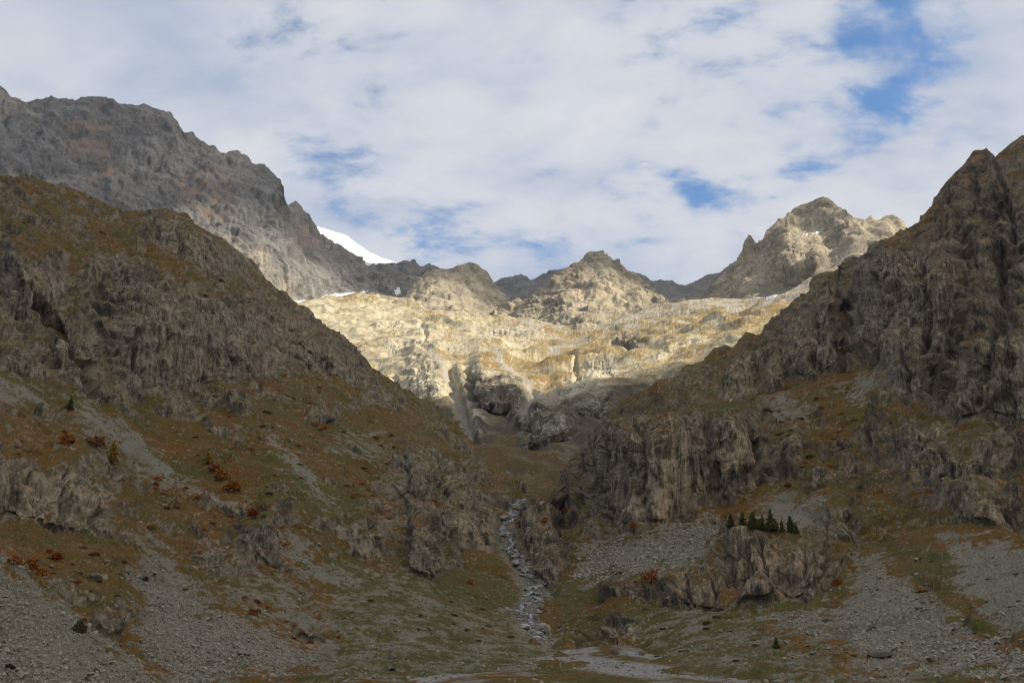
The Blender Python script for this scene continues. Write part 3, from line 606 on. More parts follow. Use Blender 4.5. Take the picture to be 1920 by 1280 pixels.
# far mountains
WALL = [(-420, 190), (-200, 170), (0, 175), (45, 188), (80, 183), (110, 178), (140, 181), (168, 175), (200, 181), (212, 190), (222, 197), (240, 194), (275, 199), (300, 211), (320, 212), (345, 243), (362, 246), (385, 263), (415, 281), (425, 286), (445, 281), (462, 287), (482, 302), (498, 304), (515, 322), (526, 342), (540, 384), (548, 380), (556, 374), (566, 390), (578, 400), (590, 420), (600, 440), (625, 450), (650, 470), (690, 492), (740, 494), (775, 492), (800, 503), (830, 520), (900, 560)]
layer('mountain_left', WALL, [(-420, 560), (200, 560), (480, 640), (600, 620), (900, 610)],
      [(-420, 190, 2500), (0, 175, 2550), (170, 175, 2600), (320, 212, 2620), (450, 282, 2600), (526, 342, 2560), (556, 374, 2450), (600, 440, 2500), (690, 492, 2650), (800, 503, 2700), (900, 560, 2700), (-420, 560, 1900), (0, 400, 2150), (200, 400, 2200), (250, 290, 2420), (400, 400, 2250), (380, 330, 2400), (480, 480, 2150), (500, 420, 2280), (560, 540, 2160), (560, 470, 2260), (650, 545, 2320), (660, 510, 2480), (750, 540, 2420), (480, 640, 2060), (650, 620, 2250), (900, 610, 2400)],
      step=1.85, rockbias=1., lam=100., amp=.07, ribs=.17, ribz=.20, terr=((60., .12), (24., .16)), dip=(.4, -.2), mat=M_far, nz_rock=.90, back=110, vert=.42, gully=.09, jag=1.15,
      warm_or_shade=[[(110, 230), (200, 220), (210, 290), (130, 290)], [(180, 300), (220, 300), (220, 340), (180, 340)], [(340, 310), (440, 350), (420, 420), (330, 380)], [(560, 390), (600, 460), (560, 460)]],
      pale=[[(400, 430), (480, 470), (560, 540), (600, 560), (520, 560), (440, 480)]],
      grain=.5, rgh=.75, warp=.4, split=[dict(name='snow_patch', kind='thing', mat=M_snow, poly=[(596, 560), (612, 554), (636, 545), (652, 550), (676, 549), (704, 546), (708, 552), (664, 557), (630, 562)], label='long white snow patch lying on the slabs under the left wall'), dict(name='snow_patch', kind='thing', mat=M_snow, poly=[(550, 562), (580, 562), (582, 570), (552, 572)], label='small snow patch at the foot of the left wall beside the near ridge'), dict(name='snow_patch', kind='thing', mat=M_snow, poly=[(680, 499), (688, 487), (742, 486), (742, 494), (704, 495), (692, 501)], label='snow tongue spilling over the ridge below the glacier'), dict(name='snow_patch', kind='thing', mat=M_snow, poly=[(739, 540), (749, 536), (752, 550), (741, 552)], label='tiny upright snow streak left of the blunt double summit'), dict(name='snow_patch', kind='thing', mat=M_snow, poly=[(760, 548), (780, 542), (782, 548), (764, 554)], label='tiny slanting snow streak at the foot of the blunt double summit')], label='huge grey rock wall filling the left skyline')
layer('mountain_back_ridge', [(690, 520), (740, 494), (800, 506), (880, 520), (930, 529), (955, 518), (975, 514), (995, 521), (1040, 510), (1080, 495), (1110, 486), (1160, 500), (1220, 523), (1260, 527), (1283, 531), (1330, 516), (1370, 497), (1400, 500), (1480, 520)], [(690, 610), (1480, 610)],
      [(690, 520, 2750), (930, 529, 2800), (1110, 486, 2850), (1283, 531, 2750), (1400, 500, 2700), (1480, 520, 2700), (690, 610, 2300), (930, 600, 2350), (1283, 590, 2200), (1480, 610, 2200)],
      step=1.7, rockbias=1., lam=90., amp=.06, ribs=.16, mat=M_far, nz_rock=.90, back=110, vert=.4, gully=.14, grain=.5, rgh=.75, warp=.4, label='dark jagged ridge between the distant peaks')
layer('mountain_hump', [(740, 566), (765, 548), (782, 520), (800, 508), (815, 501), (840, 503), (860, 497), (880, 493), (892, 491), (903, 498), (918, 510), (932, 532), (945, 560), (965, 590)], [(740, 620), (965, 625)],
      [(740, 566, 2300), (815, 501, 2420), (892, 491, 2480), (945, 560, 2380), (965, 590, 2300), (740, 620, 1950), (850, 620, 1930), (965, 625, 1950), (850, 550, 2250), (790, 560, 2180)],
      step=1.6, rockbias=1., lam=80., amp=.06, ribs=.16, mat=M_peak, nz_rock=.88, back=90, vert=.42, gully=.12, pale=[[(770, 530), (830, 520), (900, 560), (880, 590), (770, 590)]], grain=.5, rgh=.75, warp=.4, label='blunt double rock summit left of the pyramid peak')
layer('mountain_pyramid', [(900, 600), (945, 570), (985, 560), (1000, 553), (1030, 530), (1048, 512), (1070, 498), (1085, 492), (1098, 472), (1104, 469), (1130, 470), (1142, 480), (1160, 493), (1185, 508), (1215, 530), (1245, 560), (1275, 590)], [(900, 625), (1275, 625)],
      [(900, 600, 2150), (985, 560, 2250), (1048, 512, 2330), (1104, 469, 2450), (1130, 470, 2450), (1185, 508, 2380), (1275, 590, 2150), (900, 625, 1980), (1060, 612, 1880), (1120, 612, 1860), (1275, 625, 2000), (1090, 550, 2130), (1160, 560, 2150), (1010, 580, 2120)],
      step=1.6, rockbias=1., lam=75., amp=.055, ribs=.15, terr=((40., .14), (18., .16)), mat=M_peak, nz_rock=.84, back=90, vert=.42, gully=.12, pale=[[(1060, 500), (1130, 510), (1180, 560), (1130, 600), (1050, 580), (1030, 545)]], warm_or_shade=[[(1060, 500), (1100, 500), (1090, 550), (1050, 550)]], grain=.5, rgh=.75, warp=.4, label='sunlit pyramid peak in the middle of the cirque')
layer('snowfield', [(570, 424), (590, 424), (606, 427), (625, 433), (650, 441), (668, 455), (690, 471), (715, 483), (742, 491), (760, 500)], [(570, 520), (760, 540)],
      [(570, 424, 2950), (650, 441, 2950), (760, 500, 2900), (570, 520, 2700), (760, 540, 2720)], step=1.6, rockbias=0., lam=40., amp=.03, smooth_amp=.03, mat=M_snow, nz_rock=.0, back=60, warp=.3, label='white glacier shoulder behind the left rock wall')
layer('mountain_slab_foot', [(540, 585), (580, 568), (640, 558), (700, 552), (760, 560), (790, 575), (830, 600)], [(540, 630), (830, 630)],
      [(540, 585, 1950), (640, 558, 2060), (760, 560, 2050), (830, 600, 1980), (540, 630, 1820), (830, 630, 1850), (680, 630, 1800)], step=1.6, rockbias=.9, lam=80., amp=.10, mat=M_peak, nz_rock=.85, back=60, vert=.5, warp=.4, label='low rounded slabs below the snow patch')
PEAK = [(1240, 575), (1290, 560), (1340, 535), (1360, 515), (1372, 497), (1385, 488), (1396, 465), (1403, 440), (1408, 441), (1414, 451), (1430, 447), (1436, 432), (1450, 424), (1462, 412), (1472, 410), (1478, 397), (1490, 388), (1505, 381), (1520, 380), (1541, 376), (1555, 380), (1572, 386), (1588, 398), (1600, 401), (1620, 410), (1632, 404), (1640, 408), (1652, 411), (1660, 408), (1675, 410), (1684, 418), (1692, 426), (1720, 450), (1800, 480)]
layer('mountain_right', PEAK, [(1240, 605), (1400, 600), (1800, 600)],
      [(1240, 575, 2250), (1290, 560, 2300), (1372, 497, 2350), (1403, 440, 2330), (1470, 410, 2420), (1541, 376, 2480), (1588, 398, 2380), (1650, 410, 2420), (1800, 480, 2300), (1240, 605, 2000), (1370, 560, 2060), (1400, 545, 2020), (1460, 550, 2000), (1420, 500, 2200), (1500, 470, 2250), (1530, 500, 2080), (1560, 450, 2260), (1580, 430, 2220), (1610, 450, 2150), (1800, 600, 1800), (1520, 540, 1960), (1540, 420, 2400)],
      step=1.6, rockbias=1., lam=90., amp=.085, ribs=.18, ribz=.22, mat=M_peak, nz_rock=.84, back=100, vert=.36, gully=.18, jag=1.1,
      cliffs=[([(1440, 455), (1500, 470), (1560, 450)], [(1440, 530), (1500, 540), (1560, 520)])],
      scree=[[(1360, 565), (1420, 545), (1470, 540), (1540, 490), (1620, 450), (1640, 470), (1560, 540), (1440, 600), (1340, 600)]],
      pale=[[(1380, 470), (1430, 460), (1440, 540), (1370, 550)], [(1480, 420), (1560, 430), (1500, 450)]], warm_or_shade=[[(1400, 470), (1420, 470), (1420, 520), (1390, 520)]], grain=.5, rgh=.75, warp=.4, split=[dict(name='snow_patch', kind='thing', mat=M_snow, poly=[(1505, 438), (1514, 437), (1514, 443), (1506, 443)], label='tiny snow spot on the right peak'), dict(name='snow_patch', kind='thing', mat=M_snow, poly=[(1520, 435), (1534, 430), (1535, 434), (1522, 438)], label='thin snow streak high on the right peak')], label='sunlit craggy peak on the right of the cirque')

# ------------------------------------------------------------------ valley floor
GB = simple_mat
xs = np.unique(np.concatenate([np.arange(-160, 260, 2.0), np.linspace(-5600, -160, 60), np.linspace(260, 5600, 60)]))
ys = np.unique(np.concatenate([np.arange(195, 430, 2.0), np.linspace(-2600, 195, 120), np.linspace(430, 3000, 40), np.linspace(-40, 195, 40)]))
GX, GY = np.meshgrid(xs, ys)
GZ = np.interp(GY, [-2600, -60, 0, 50, 100, 150, 220, 400, 480, 3000], [14, 12, 11.3, 7, 3.6, 2.0, 2.2, 9.9, 10, 10])
G = np.stack([GX, GY, GZ], -1).astype(f32)
GZ = GZ + np.where((GY > 150) & (GY < 430) & (np.abs(GX) < 300), band(G, 34., 1) * .7 + band(G, 11., 2) * .25 + band(G, 3.5, 3) * .12, 0)
G[..., 2] = GZ
v = G - np.array([0, 0, CAM_Z], f32)
fw = np.maximum(v[..., 1] * math.cos(PITCH) + v[..., 2] * math.sin(PITCH), 1.); upv = v[..., 2] * math.cos(PITCH) - v[..., 1] * math.sin(PITCH)
sx = 960 + FPX * v[..., 0] / fw; sy = 640 - FPX * upv / fw
wob = band(G, 14., 4) * 5 + band(G, 4., 5) * 2
chan = [([(1040, 1205), (1075, 1212), (1085, 1222), (1040, 1232), (980, 1243), (900, 1256), (780, 1275)], 5), ([(1075, 1215), (1095, 1222), (1075, 1232), (1110, 1240), (1180, 1248), (1260, 1258), (1400, 1275)], 6),
        ([(1040, 1240), (1090, 1246), (1150, 1256), (1240, 1266)], 5), ([(1090, 1214), (1110, 1216)], 5), ([(1170, 1222), (1230, 1232), (1300, 1242), (1420, 1256)], 3)]
gs = np.zeros(GX.shape, f32)
for p_, wd in chan: gs = np.maximum(gs, sstep(line_sd(sx + wob * 1.5, sy + wob * .35, p_, wd * 1.5), -2, 2))
inw = (GY > 150) & (GY < 430) & (np.abs(GX) < 300)
gs = np.where(inw, np.maximum(gs, .55 * sstep(band(G, 22., 7) + .5 * band(G, 6., 8), .25, .6)), 0)
M_floor = terrain_mat('valley_floor', 1., scree=((.22, .215, .20), (.48, .47, .43)), specks=.7)
idx = np.arange(GX.size).reshape(GX.shape)
F = np.stack([idx[:-1, :-1], idx[:-1, 1:], idx[1:, 1:], idx[1:, :-1]], -1).reshape(-1, 4)
o = mesh_from('ground', G.reshape(-1, 3), F, M_floor, dict(rock=np.zeros(GX.size), scree=gs, green=np.where(inw, sstep(band(G, 40., 6), -.3, .5), .5), pale=np.zeros(GX.size), warm_or_shade=np.zeros(GX.size), wall=np.zeros(GX.size)))
tag(o, 'flat grassy valley floor with pale gravel channels', None, None, 'structure')
GROUND = (xs, ys, GZ)


def ground_at(px, py):
    d = direction(px, py); best = None
    for r in np.arange(150, 480, .5):
        p = np.array([0, 0, CAM_Z]) + d * r
        i = np.clip(np.searchsorted(ys, p[1]), 0, len(ys) - 1); j = np.clip(np.searchsorted(xs, p[0]), 0, len(xs) - 1)
        if p[2] < GZ[i, j]: return np.array([p[0], p[1], GZ[i, j]])
    return p


# the opposite side of the valley, behind the camera
bx_ = np.linspace(-5000, 5000, 160); bt = np.linspace(0, 1, 60)
BX, BT = np.meshgrid(bx_, bt)
BH = np.stack([BX, -90 - BT * 1700, 13 + 950 * BT ** 1.15], -1).astype(f32)
BH[..., 2] += (band(BH, 700., 1) * 90 + band(BH, 220., 2) * 35 + band(BH, 90., 3) * 14) * sstep(BT, 0, .15)
BH[..., 1] += band(BH, 900., 4) * 60 * sstep(BT, 0, .15)
idx = np.arange(BX.size).reshape(BX.shape)
F = np.stack([idx[:-1, :-1], idx[:-1, 1:], idx[1:, 1:], idx[1:, :-1]], -1).reshape(-1, 4)[:, ::-1]
zz0 = np.zeros(BX.size)
o = mesh_from('hillside_opposite', BH.reshape(-1, 3), F, M_slope, dict(rock=sstep(band(BH, 300., 5), 0, .5), scree=zz0, green=zz0, pale=zz0, warm_or_shade=zz0, wall=zz0))
tag(o, 'dark hillside on the opposite side of the valley', None, None, 'structure')

# ------------------------------------------------------------------ materials of the smaller things
M_stone = simple_mat('loose_stone', (.22, .203, .16), (.36, .33, .265), .8, .95, .3, .1)
M_boulder = simple_mat('stream_boulder', (.17, .16, .145), (.42, .395, .355), .35, .9, .5, .25, (.08, .076, .07), .7)
M_boulder_b = simple_mat('slope_boulder', (.11, .10, .085), (.22, .20, .165), .35, .95, .5, .25, (.06, .058, .045), .6)
M_bark = simple_mat('bark', (.05, .035, .025), (.10, .075, .055), 3., .95, .4, .05)
LEAF = {'green': simple_mat('larch_green', (.060, .070, .019), (.12, .115, .030), .5, .8, .1),
        'olive': simple_mat('larch_olive', (.11, .092, .02), (.20, .135, .028), .5, .8, .1),
        'yellow': simple_mat('larch_yellow', (.24, .155, .018), (.36, .23, .03), .5, .8, .1),
        'orange': simple_mat('leaf_orange', (.30, .105, .014), (.42, .16, .024), .5, .8, .1),
        'rust': simple_mat('leaf_rust', (.20, .062, .014), (.28, .10, .022), .5, .8, .1),
        'red': simple_mat('leaf_red', (.20, .030, .014), (.28, .055, .02), .5, .8, .1),
        'juniper': simple_mat('juniper', (.055, .062, .022), (.10, .105, .038), .5, .8, .1)}


def rand_rot(n, r):
    q = r.normal(size=(n, 4)); q /= np.linalg.norm(q, axis=1, keepdims=True); w_, x, y, z = q.T
    return np.stack([np.stack([1 - 2 * (y * y + z * z), 2 * (x * y - z * w_), 2 * (x * z + y * w_)], -1),
                     np.stack([2 * (x * y + z * w_), 1 - 2 * (x * x + z * z), 2 * (y * z - x * w_)], -1),
                     np.stack([2 * (x * z - y * w_), 2 * (y * z + x * w_), 1 - 2 * (x * x + y * y)], -1)], 1)


def leaves(centres, size, r):
    """one small bent leaf spray (two triangles) per centre"""
    n = len(centres); Rm = rand_rot(n, r)
    base = np.array([[-.5, -.35, 0], [.5, -.3, .12], [.42, .4, 0], [-.4, .35, .1]])
    s_ = size * r.uniform(.6, 1.4, (n, 1, 1))
    V = np.einsum('nij,kj->nki', Rm, base) * s_ + centres[:, None]
    return V.reshape(-1, 3), np.arange(4 * n).reshape(-1, 4)


def build_mesh(name, V, F, mat, smooth=False):
    o = mesh_from(name, V, F, mat, smooth=smooth); C.objects.unlink(o); me = o.data; bpy.data.objects.remove(o)
    return me


def shrub_mesh(seed, flat=.75, n=420, size=.13, hollow=.5):
    r = np.random.default_rng(seed)
    d = r.normal(size=(n, 3)); d /= np.linalg.norm(d, axis=1, keepdims=True); d[:, 2] = np.abs(d[:, 2])
    lobes = r.normal(size=(6, 3)); lobes /= np.linalg.norm(lobes, axis=1, keepdims=True); lobes[:, 2] = np.abs(lobes[:, 2])
    rad = .62 + .45 * np.max((d @ lobes.T) ** 9 * r.uniform(.5, 1, 6), 1)
    c = d * (rad * r.uniform(hollow, 1, n) ** .5)[:, None] * np.array([1, 1, flat * 1.3])
    return leaves(c, size, r)


def conifer_mesh(seed, n=520):
    """unit-height larch crown: whorls of drooping sprays, ragged outline"""
    r = np.random.default_rng(seed); cs = []
    z = .10
    while z < .97:
        L = .30 * (1 - z) ** .75 * r.uniform(.65, 1.2) + .014; nb = int(5 + 4 * (1 - z)); ph = r.uniform(0, 7)
        for b in range(nb):
            a = ph + b * 6.283 / nb + r.normal(0, .25); l_ = L * r.uniform(.6, 1.1)
            for t in np.linspace(.2, 1, max(2, int(7 * (1 - z) + 2))):
                cs.append((math.cos(a) * l_ * t, math.sin(a) * l_ * t, z - .10 * l_ * t + .08 * l_ * t * t * 2 + r.normal(0, .008)))
        z += r.uniform(.028, .05)
    cs.append((0, 0, .985)); cs = np.array(cs)
    return leaves(cs, .062, r)


def tube(pts, rad, seg=7):
    pts = np.array(pts, float); V = []; F = []
    for i, (p, q) in enumerate(zip(pts, rad)):
        for s_ in range(seg):
            a = 6.283 * s_ / seg; V.append(p + np.array([math.cos(a) * q, math.sin(a) * q, 0]))
    for i in range(len(pts) - 1):
        for s_ in range(seg): F.append((i * seg + s_, i * seg + (s_ + 1) % seg, (i + 1) * seg + (s_ + 1) % seg, (i + 1) * seg + s_))
    return np.array(V), np.array(F)


def rock_mesh(seed, name, mat, cut=13):
    """angular boulder: an icosphere cut by random planes"""
    import bmesh
    r = np.random.default_rng(seed); bm = bmesh.new(); bmesh.ops.create_icosphere(bm, subdivisions=2, radius=1)
    V = np.array([v.co[:] for v in bm.verts]); sc_ = r.uniform(.75, 1.25, 3); sc_[2] *= .75; V = V * sc_
    for _ in range(cut):
        nrm = r.normal(size=3); nrm /= np.linalg.norm(nrm); dd = r.uniform(.38, .75)
        over = np.maximum(V @ nrm - dd, 0); V -= nrm * over[:, None] * .96
    V += .022 * r.normal(size=V.shape)
    for v_, c_ in zip(bm.verts, V): v_.co = c_
    me = bpy.data.meshes.new(name); bm.to_mesh(me); bm.free(); me.materials.append(mat)
    return me


def put_obj(name, me, loc, scale=(1, 1, 1), rz=0., label=None, cat=None, group=None, parent=None, tilt=(0, 0)):
    o = bpy.data.objects.new(name, me); C.objects.link(o); o.location = loc; o.scale = scale; o.rotation_euler = (tilt[0], tilt[1], rz)
    if parent is not None: o.parent = parent
    return tag(o, label, cat, group)


def m_per_px(p): return float(np.linalg.norm(p - np.array([0, 0, CAM_Z]))) / FPX


# ------------------------------------------------------------------ conifers and leafy trees
conifers = {c: [build_mesh('crown', *conifer_mesh(s_), LEAF[c]) for s_ in ((1, 2, 3) if c == 'green' else (4, 5))] for c in ('green', 'olive', 'yellow')}
tv, tf = tube([(0, 0, -.06), (.004, 0, .3), (0, .004, .65), (0, 0, .96)], (.020, .015, .009, .002)); trunk_me = build_mesh('trunk', tv, tf, M_bark, True)


def conifer(lay, x, y, hpx, col, label, group=None, wide=1.):
    p, n = on(lay, x, y - 4) if lay else (ground_at(x, y), None)
    h = hpx * m_per_px(p) * .88
    e = bpy.data.objects.new('larch_tree' if col != 'pine' else 'pine_tree', None); C.objects.link(e); e.location = p
    e.rotation_euler = (random.uniform(-.03, .03), random.uniform(-.03, .03), random.uniform(0, 6.28)); e.scale = (h * wide, h * wide, h)
    tag(e, label, 'tree', group)
    put_obj('trunk', trunk_me, (0, 0, 0), parent=e)
    put_obj('crown', random.choice(conifers[col]), (0, 0, 0), parent=e)


GL = 'larch trees on the cliff brink'
for i, (x, y, h, col, wd, lb) in enumerate([
        (1358, 998, 31, 'olive', 1.15, 'olive larch with yellow tinge at the left end of the larch row on the cliff'),
        (1371, 995, 33, 'green', 1.25, 'dark green larch second from the left end of the larch row on the cliff'),
        (1393, 996, 35, 'green', 1.1, 'dark green larch standing apart, third from the left in the larch row'),
        (1408, 997, 31, 'green', 1.1, 'dark green larch at the left side of the tight clump on the cliff'),
        (1416, 996, 37, 'green', 1.1, 'taller dark green larch in the middle of the tight clump on the cliff'),
        (1424, 996, 22, 'green', 1.2, 'shortest dark green larch in the tight clump on the cliff'),
        (1430, 997, 31, 'green', .9, 'narrow dark green larch at the right side of the tight clump'),
        (1444, 1002, 47, 'green', 1.0, 'tallest larch of the row on the cliff'),
        (1454, 1000, 27, 'olive', 1.1, 'brownish olive larch just right of the tallest larch'),
        (1466, 1001, 27, 'olive', .8, 'thin sparse olive larch in the right gap of the larch row'),
        (1482, 1003, 36, 'green', 1.15, 'dark green larch with broad base near the right end of the larch row'),
        (1492, 1004, 21, 'green', 1.3, 'low dark green larch at the right end of the larch row')]):
    conifer('hillside_right', x, y, h, col, lb, GL, wd)
conifer('hillside_left', 213, 874, 47, 'yellow', 'tall yellow larch on the brink of the low dark cliff at left', None, 1.05)
conifer('hillside_left', 389, 874, 30, 'yellow', 'small yellow larch above the bright orange shrubs on the left hillside', None, 1.3)
conifer('hillside_left', 129, 772, 28, 'green', 'lone dark green conifer at the top of the diagonal scree streak', None, 1.1)
conifer('hillside_right', 1455, 1218, 22, 'green', 'lone dark green conifer on the grass below the larch cliff', None, 1.5)
shr = {c: [build_mesh('shrub', *shrub_mesh(s_ + 20, .8), LEAF[c]) for s_ in (1, 2, 3)] for c in ('orange', 'rust', 'red', 'yellow')}
jun = [build_mesh('juniper', *shrub_mesh(s_ + 50, .46, 380, .15), LEAF['juniper']) for s_ in (1, 2, 3, 4)]
tv, tf = tube([(0, 0, -.3), (.03, 0, .4), (0, .03, .9)], (.07, .05, .02)); stem_me = build_mesh('trunk', tv, tf, M_bark, True)


def leafy(lay, x, y, wpx, col, label, group=None, tall=1., name='shrub'):
    p, n = on(lay, x, y) if lay else (ground_at(x, y), None)
    r_ = wpx * .66 * m_per_px(p)
    e = bpy.data.objects.new(name, None); C.objects.link(e); e.location = p; e.scale = (r_, r_, r_ * tall); e.rotation_euler = (0, 0, random.uniform(0, 6.28))
    tag(e, label, 'tree' if name.endswith('tree') else 'shrub', group)
    put_obj('stem', stem_me, (0, 0, 0), parent=e); put_obj('foliage', random.choice(shr[col]), (0, 0, .15), parent=e)


leafy('hillside_right', 1221, 1092, 33, 'orange', 'round orange tree on the grass left of the larch cliff', None, 1.2, 'leafy_tree')
leafy('hillside_left', 402, 886, 22, 'red', 'deep red shrub at the top of the bright orange shrubs', None, 1.)
leafy('hillside_left', 414, 900, 30, 'orange', 'bright orange shrub below the small yellow larch', None, 1.1)
leafy('hillside_left', 436, 922, 34, 'orange', 'wide orange shrub, lowest of the bright orange shrubs', None, .9)
leafy('hillside_left', 474, 970, 24, 'red', 'red shrub on the left end of the crag above the pale chute', None, 1.1)
leafy('hillside_left', 55, 1072, 34, 'rust', 'large rusty orange shrub on the upper edge of the corner scree', None, 1.)
leafy('hillside_left', 78, 1080, 22, 'orange', 'orange shrub just right of the large rusty shrub by the corner scree', None, 1.)
leafy('hillside_left', 20, 1060, 28, 'rust', 'rusty shrub nearest the left edge by the corner scree', None, .9)
leafy('hillside_left', 107, 1050, 22, 'red', 'red shrub above the rusty shrubs by the corner scree', None, 1.)
leafy('hillside_left', 128, 830, 30, 'orange', 'orange shrub left of the tall yellow larch', None, .8)
leafy('hillside_left', 178, 838, 34, 'rust', 'rusty shrub beside a rock left of the tall yellow larch', None, .9)
leafy('hillside_left', 285, 995, 24, 'yellow', 'yellow shrub at the head of the long grey scree fan', None, .8)
leafy('hillside_left', 880, 1094, 13, 'orange', 'small orange shrub on the grass slope left of the gorge', None, 1.)
leafy('hillside_right', 1021, 978, 12, 'orange', 'small orange tree in the dark gorge', None, 1.2, 'leafy_tree')
leafy('hillside_right', 1059, 962, 11, 'rust', 'small rusty tree at the left end of the big pale cliff', None, 1.5, 'leafy_tree')
leafy('hillside_right', 1192, 990, 15, 'rust', 'rusty shrub at the foot of the big pale cliff', None, 1.3)
leafy('hillside_right', 1570, 1100, 20, 'orange', 'orange shrub at the right foot of the larch cliff', None, 1.4)
leafy('hillside_right', 1478, 912, 16, 'rust', 'rusty shrub right of the big pale cliff above the scree', None, .8)
leafy(None, 1887, 1226, 22, 'yellow', 'yellow orange shrub near the lower right corner', None, 1.)
p, n = on('hillside_left', 146, 1188)
e = bpy.data.objects.new('shrub', None); C.objects.link(e); e.location = p; r_ = 16 * m_per_px(p); e.scale = (r_, r_, r_ * 1.25); tag(e, 'dark green shrub with red tips alone on the corner scree', 'shrub')
put_obj('stem', stem_me, (0, 0, 0), parent=e); put_obj('foliage', jun[0], (0, 0, .15), (1, 1, 2), parent=e); tag(put_obj('tips', shr['red'][0], (.45, 0, 1.0), (.4, .4, .4), parent=e), 'red leaves at the tip of the shrub')


def scatter(lay, poly, n, fn, seed, minrock=-1, maxrock=.6):
    r = np.random.default_rng(seed); pl = np.array(poly, float); lo, hi = pl.min(0), pl.max(0); k_ = 0; tries = 0
    px, PY, P, nn, a = LAYERS[lay]
    while k_ < n and tries < n * 30:
        tries += 1; x, y = r.uniform(lo[0], hi[0]), r.uniform(lo[1], hi[1])
        if poly_sd(np.array([x]), np.array([y]), poly)[0] < 0: continue
        j = int(np.clip(np.searchsorted(px, x), 0, len(px) - 1)); i = int(np.argmin(np.abs(PY[:, j] - y)))
        if not minrock <= a['rock'][i, j] <= maxrock: continue
        fn(P[i, j].astype(float), r); k_ += 1


def autumn(group, label, cols):
    def f(p, r):
        c = r.choice(cols); s_ = (4 + 11 * r.random() ** 2) * m_per_px(p) * .72
        put_obj('shrub', shr[c][r.integers(3)], p - np.array([0, 0, .1]), (s_, s_ * r.uniform(.8, 1.3), s_ * r.uniform(.55, .9)), r.uniform(0, 6), label % {'red': 'red', 'rust': 'rusty brown', 'orange': 'orange'}[c], 'shrub', group % {'red': 'red', 'rust': 'rusty', 'orange': 'orange'}[c])
    return f


def green(group, label):
    def f(p, r):
        s_ = (4.5 + 11 * r.random() ** 2) * m_per_px(p) * .55
        put_obj('juniper_shrub', jun[r.integers(4)], p - np.array([0, 0, .15]), (s_ * r.uniform(1.0, 1.9), s_ * 1.1, s_ * r.uniform(.7, 1.1)), r.uniform(-.5, .5), label, 'shrub', group)
    return f


scatter('hillside_left', [(380, 700), (640, 720), (800, 860), (700, 900), (480, 930), (380, 860)], 42, autumn('small %s shrubs on the upper left grass', 'small %s shrub on the grass under the broad left cliff', ['red', 'rust', 'rust', 'orange']), 1)
scatter('hillside_left', [(0, 780), (220, 830), (360, 930), (560, 940), (540, 1040), (380, 1060), (250, 900), (0, 860)], 46, autumn('small %s shrubs round the low left cliff', 'small %s shrub among the crags low on the left hillside', ['red', 'rust', 'rust', 'orange']), 2)
scatter('hillside_left', [(10, 1010), (250, 1040), (240, 1110), (120, 1120)], 20, autumn('small %s shrubs above the corner scree', 'small %s shrub on the slope above the corner scree', ['red', 'rust', 'rust']), 3)
scatter('hillside_left', [(420, 1090), (560, 1160), (640, 1190), (560, 1210), (430, 1140)], 26, autumn('small %s shrubs beside the grey scree fan', 'small %s shrub on the rib beside the grey scree fan', ['red', 'rust', 'rust']), 4)
scatter('hillside_left', [(0, 350), (240, 410), (480, 540), (660, 690), (400, 700), (100, 560), (0, 500)], 30, autumn('small %s shrubs high on the left hillside', 'small %s shrub high among the rocks of the left hillside', ['rust', 'rust', 'orange']), 5, -1, .9)
scatter('hillside_left', [(640, 900), (780, 860), (900, 920), (950, 1000), (840, 1090), (700, 1080)], 26, autumn('small %s shrubs on the crags left of the gorge', 'small %s shrub on the crags left of the gorge', ['rust', 'orange', 'red']), 6)
scatter('hillside_right', [(1150, 760), (1400, 700), (1640, 700), (1640, 900), (1500, 930), (1450, 800), (1200, 790)], 34, autumn('small %s shrubs above the pale cliff', 'small %s shrub on the slope above the big pale cliff', ['rust', 'rust', 'orange']), 7)
scatter('hillside_right', [(1040, 1060), (1300, 1050), (1580, 1010), (1640, 1100), (1500, 1150), (1100, 1160)], 18, autumn('small %s shrubs round the larch cliff', 'small %s shrub on the grass round the larch cliff', ['rust', 'rust', 'orange']), 8)
scatter('hillside_left', [(560, 1090), (860, 1080), (1000, 1190), (900, 1260), (560, 1262)], 52, green('junipers on the lower left fan', 'low dark juniper on the stony fan left of the stream'), 9, -1, .4)
scatter('hillside_left', [(60, 1020), (250, 1040), (560, 1190), (420, 1230), (200, 1130)], 34, green('junipers by the scree fans', 'low dark juniper between the scree fans on the left'), 10, -1, .4)
scatter('hillside_left', [(260, 720), (640, 730), (800, 880), (620, 960), (400, 940)], 44, green('junipers on the middle left slope', 'low dark juniper on the grass in the middle of the left hillside'), 11, -1, .4)
scatter('hillside_right', [(1230, 1145), (1420, 1150), (1640, 1220), (1560, 1262), (1200, 1255)], 40, green('junipers below the larch cliff', 'low dark juniper on the grass below the larch cliff'), 12, -1, .4)
scatter('hillside_right', [(1600, 1020), (1760, 1010), (1910, 1070), (1910, 1240), (1700, 1180)], 34, green('junipers on the right scree', 'low dark juniper on the scree apron at right'), 13, -1, .4)
scatter('hillside_right', [(1300, 770), (1500, 760), (1620, 900), (1480, 880)], 20, green('junipers above the pale cliff', 'low dark juniper on the slope above the big pale cliff'), 14, -1, .4)

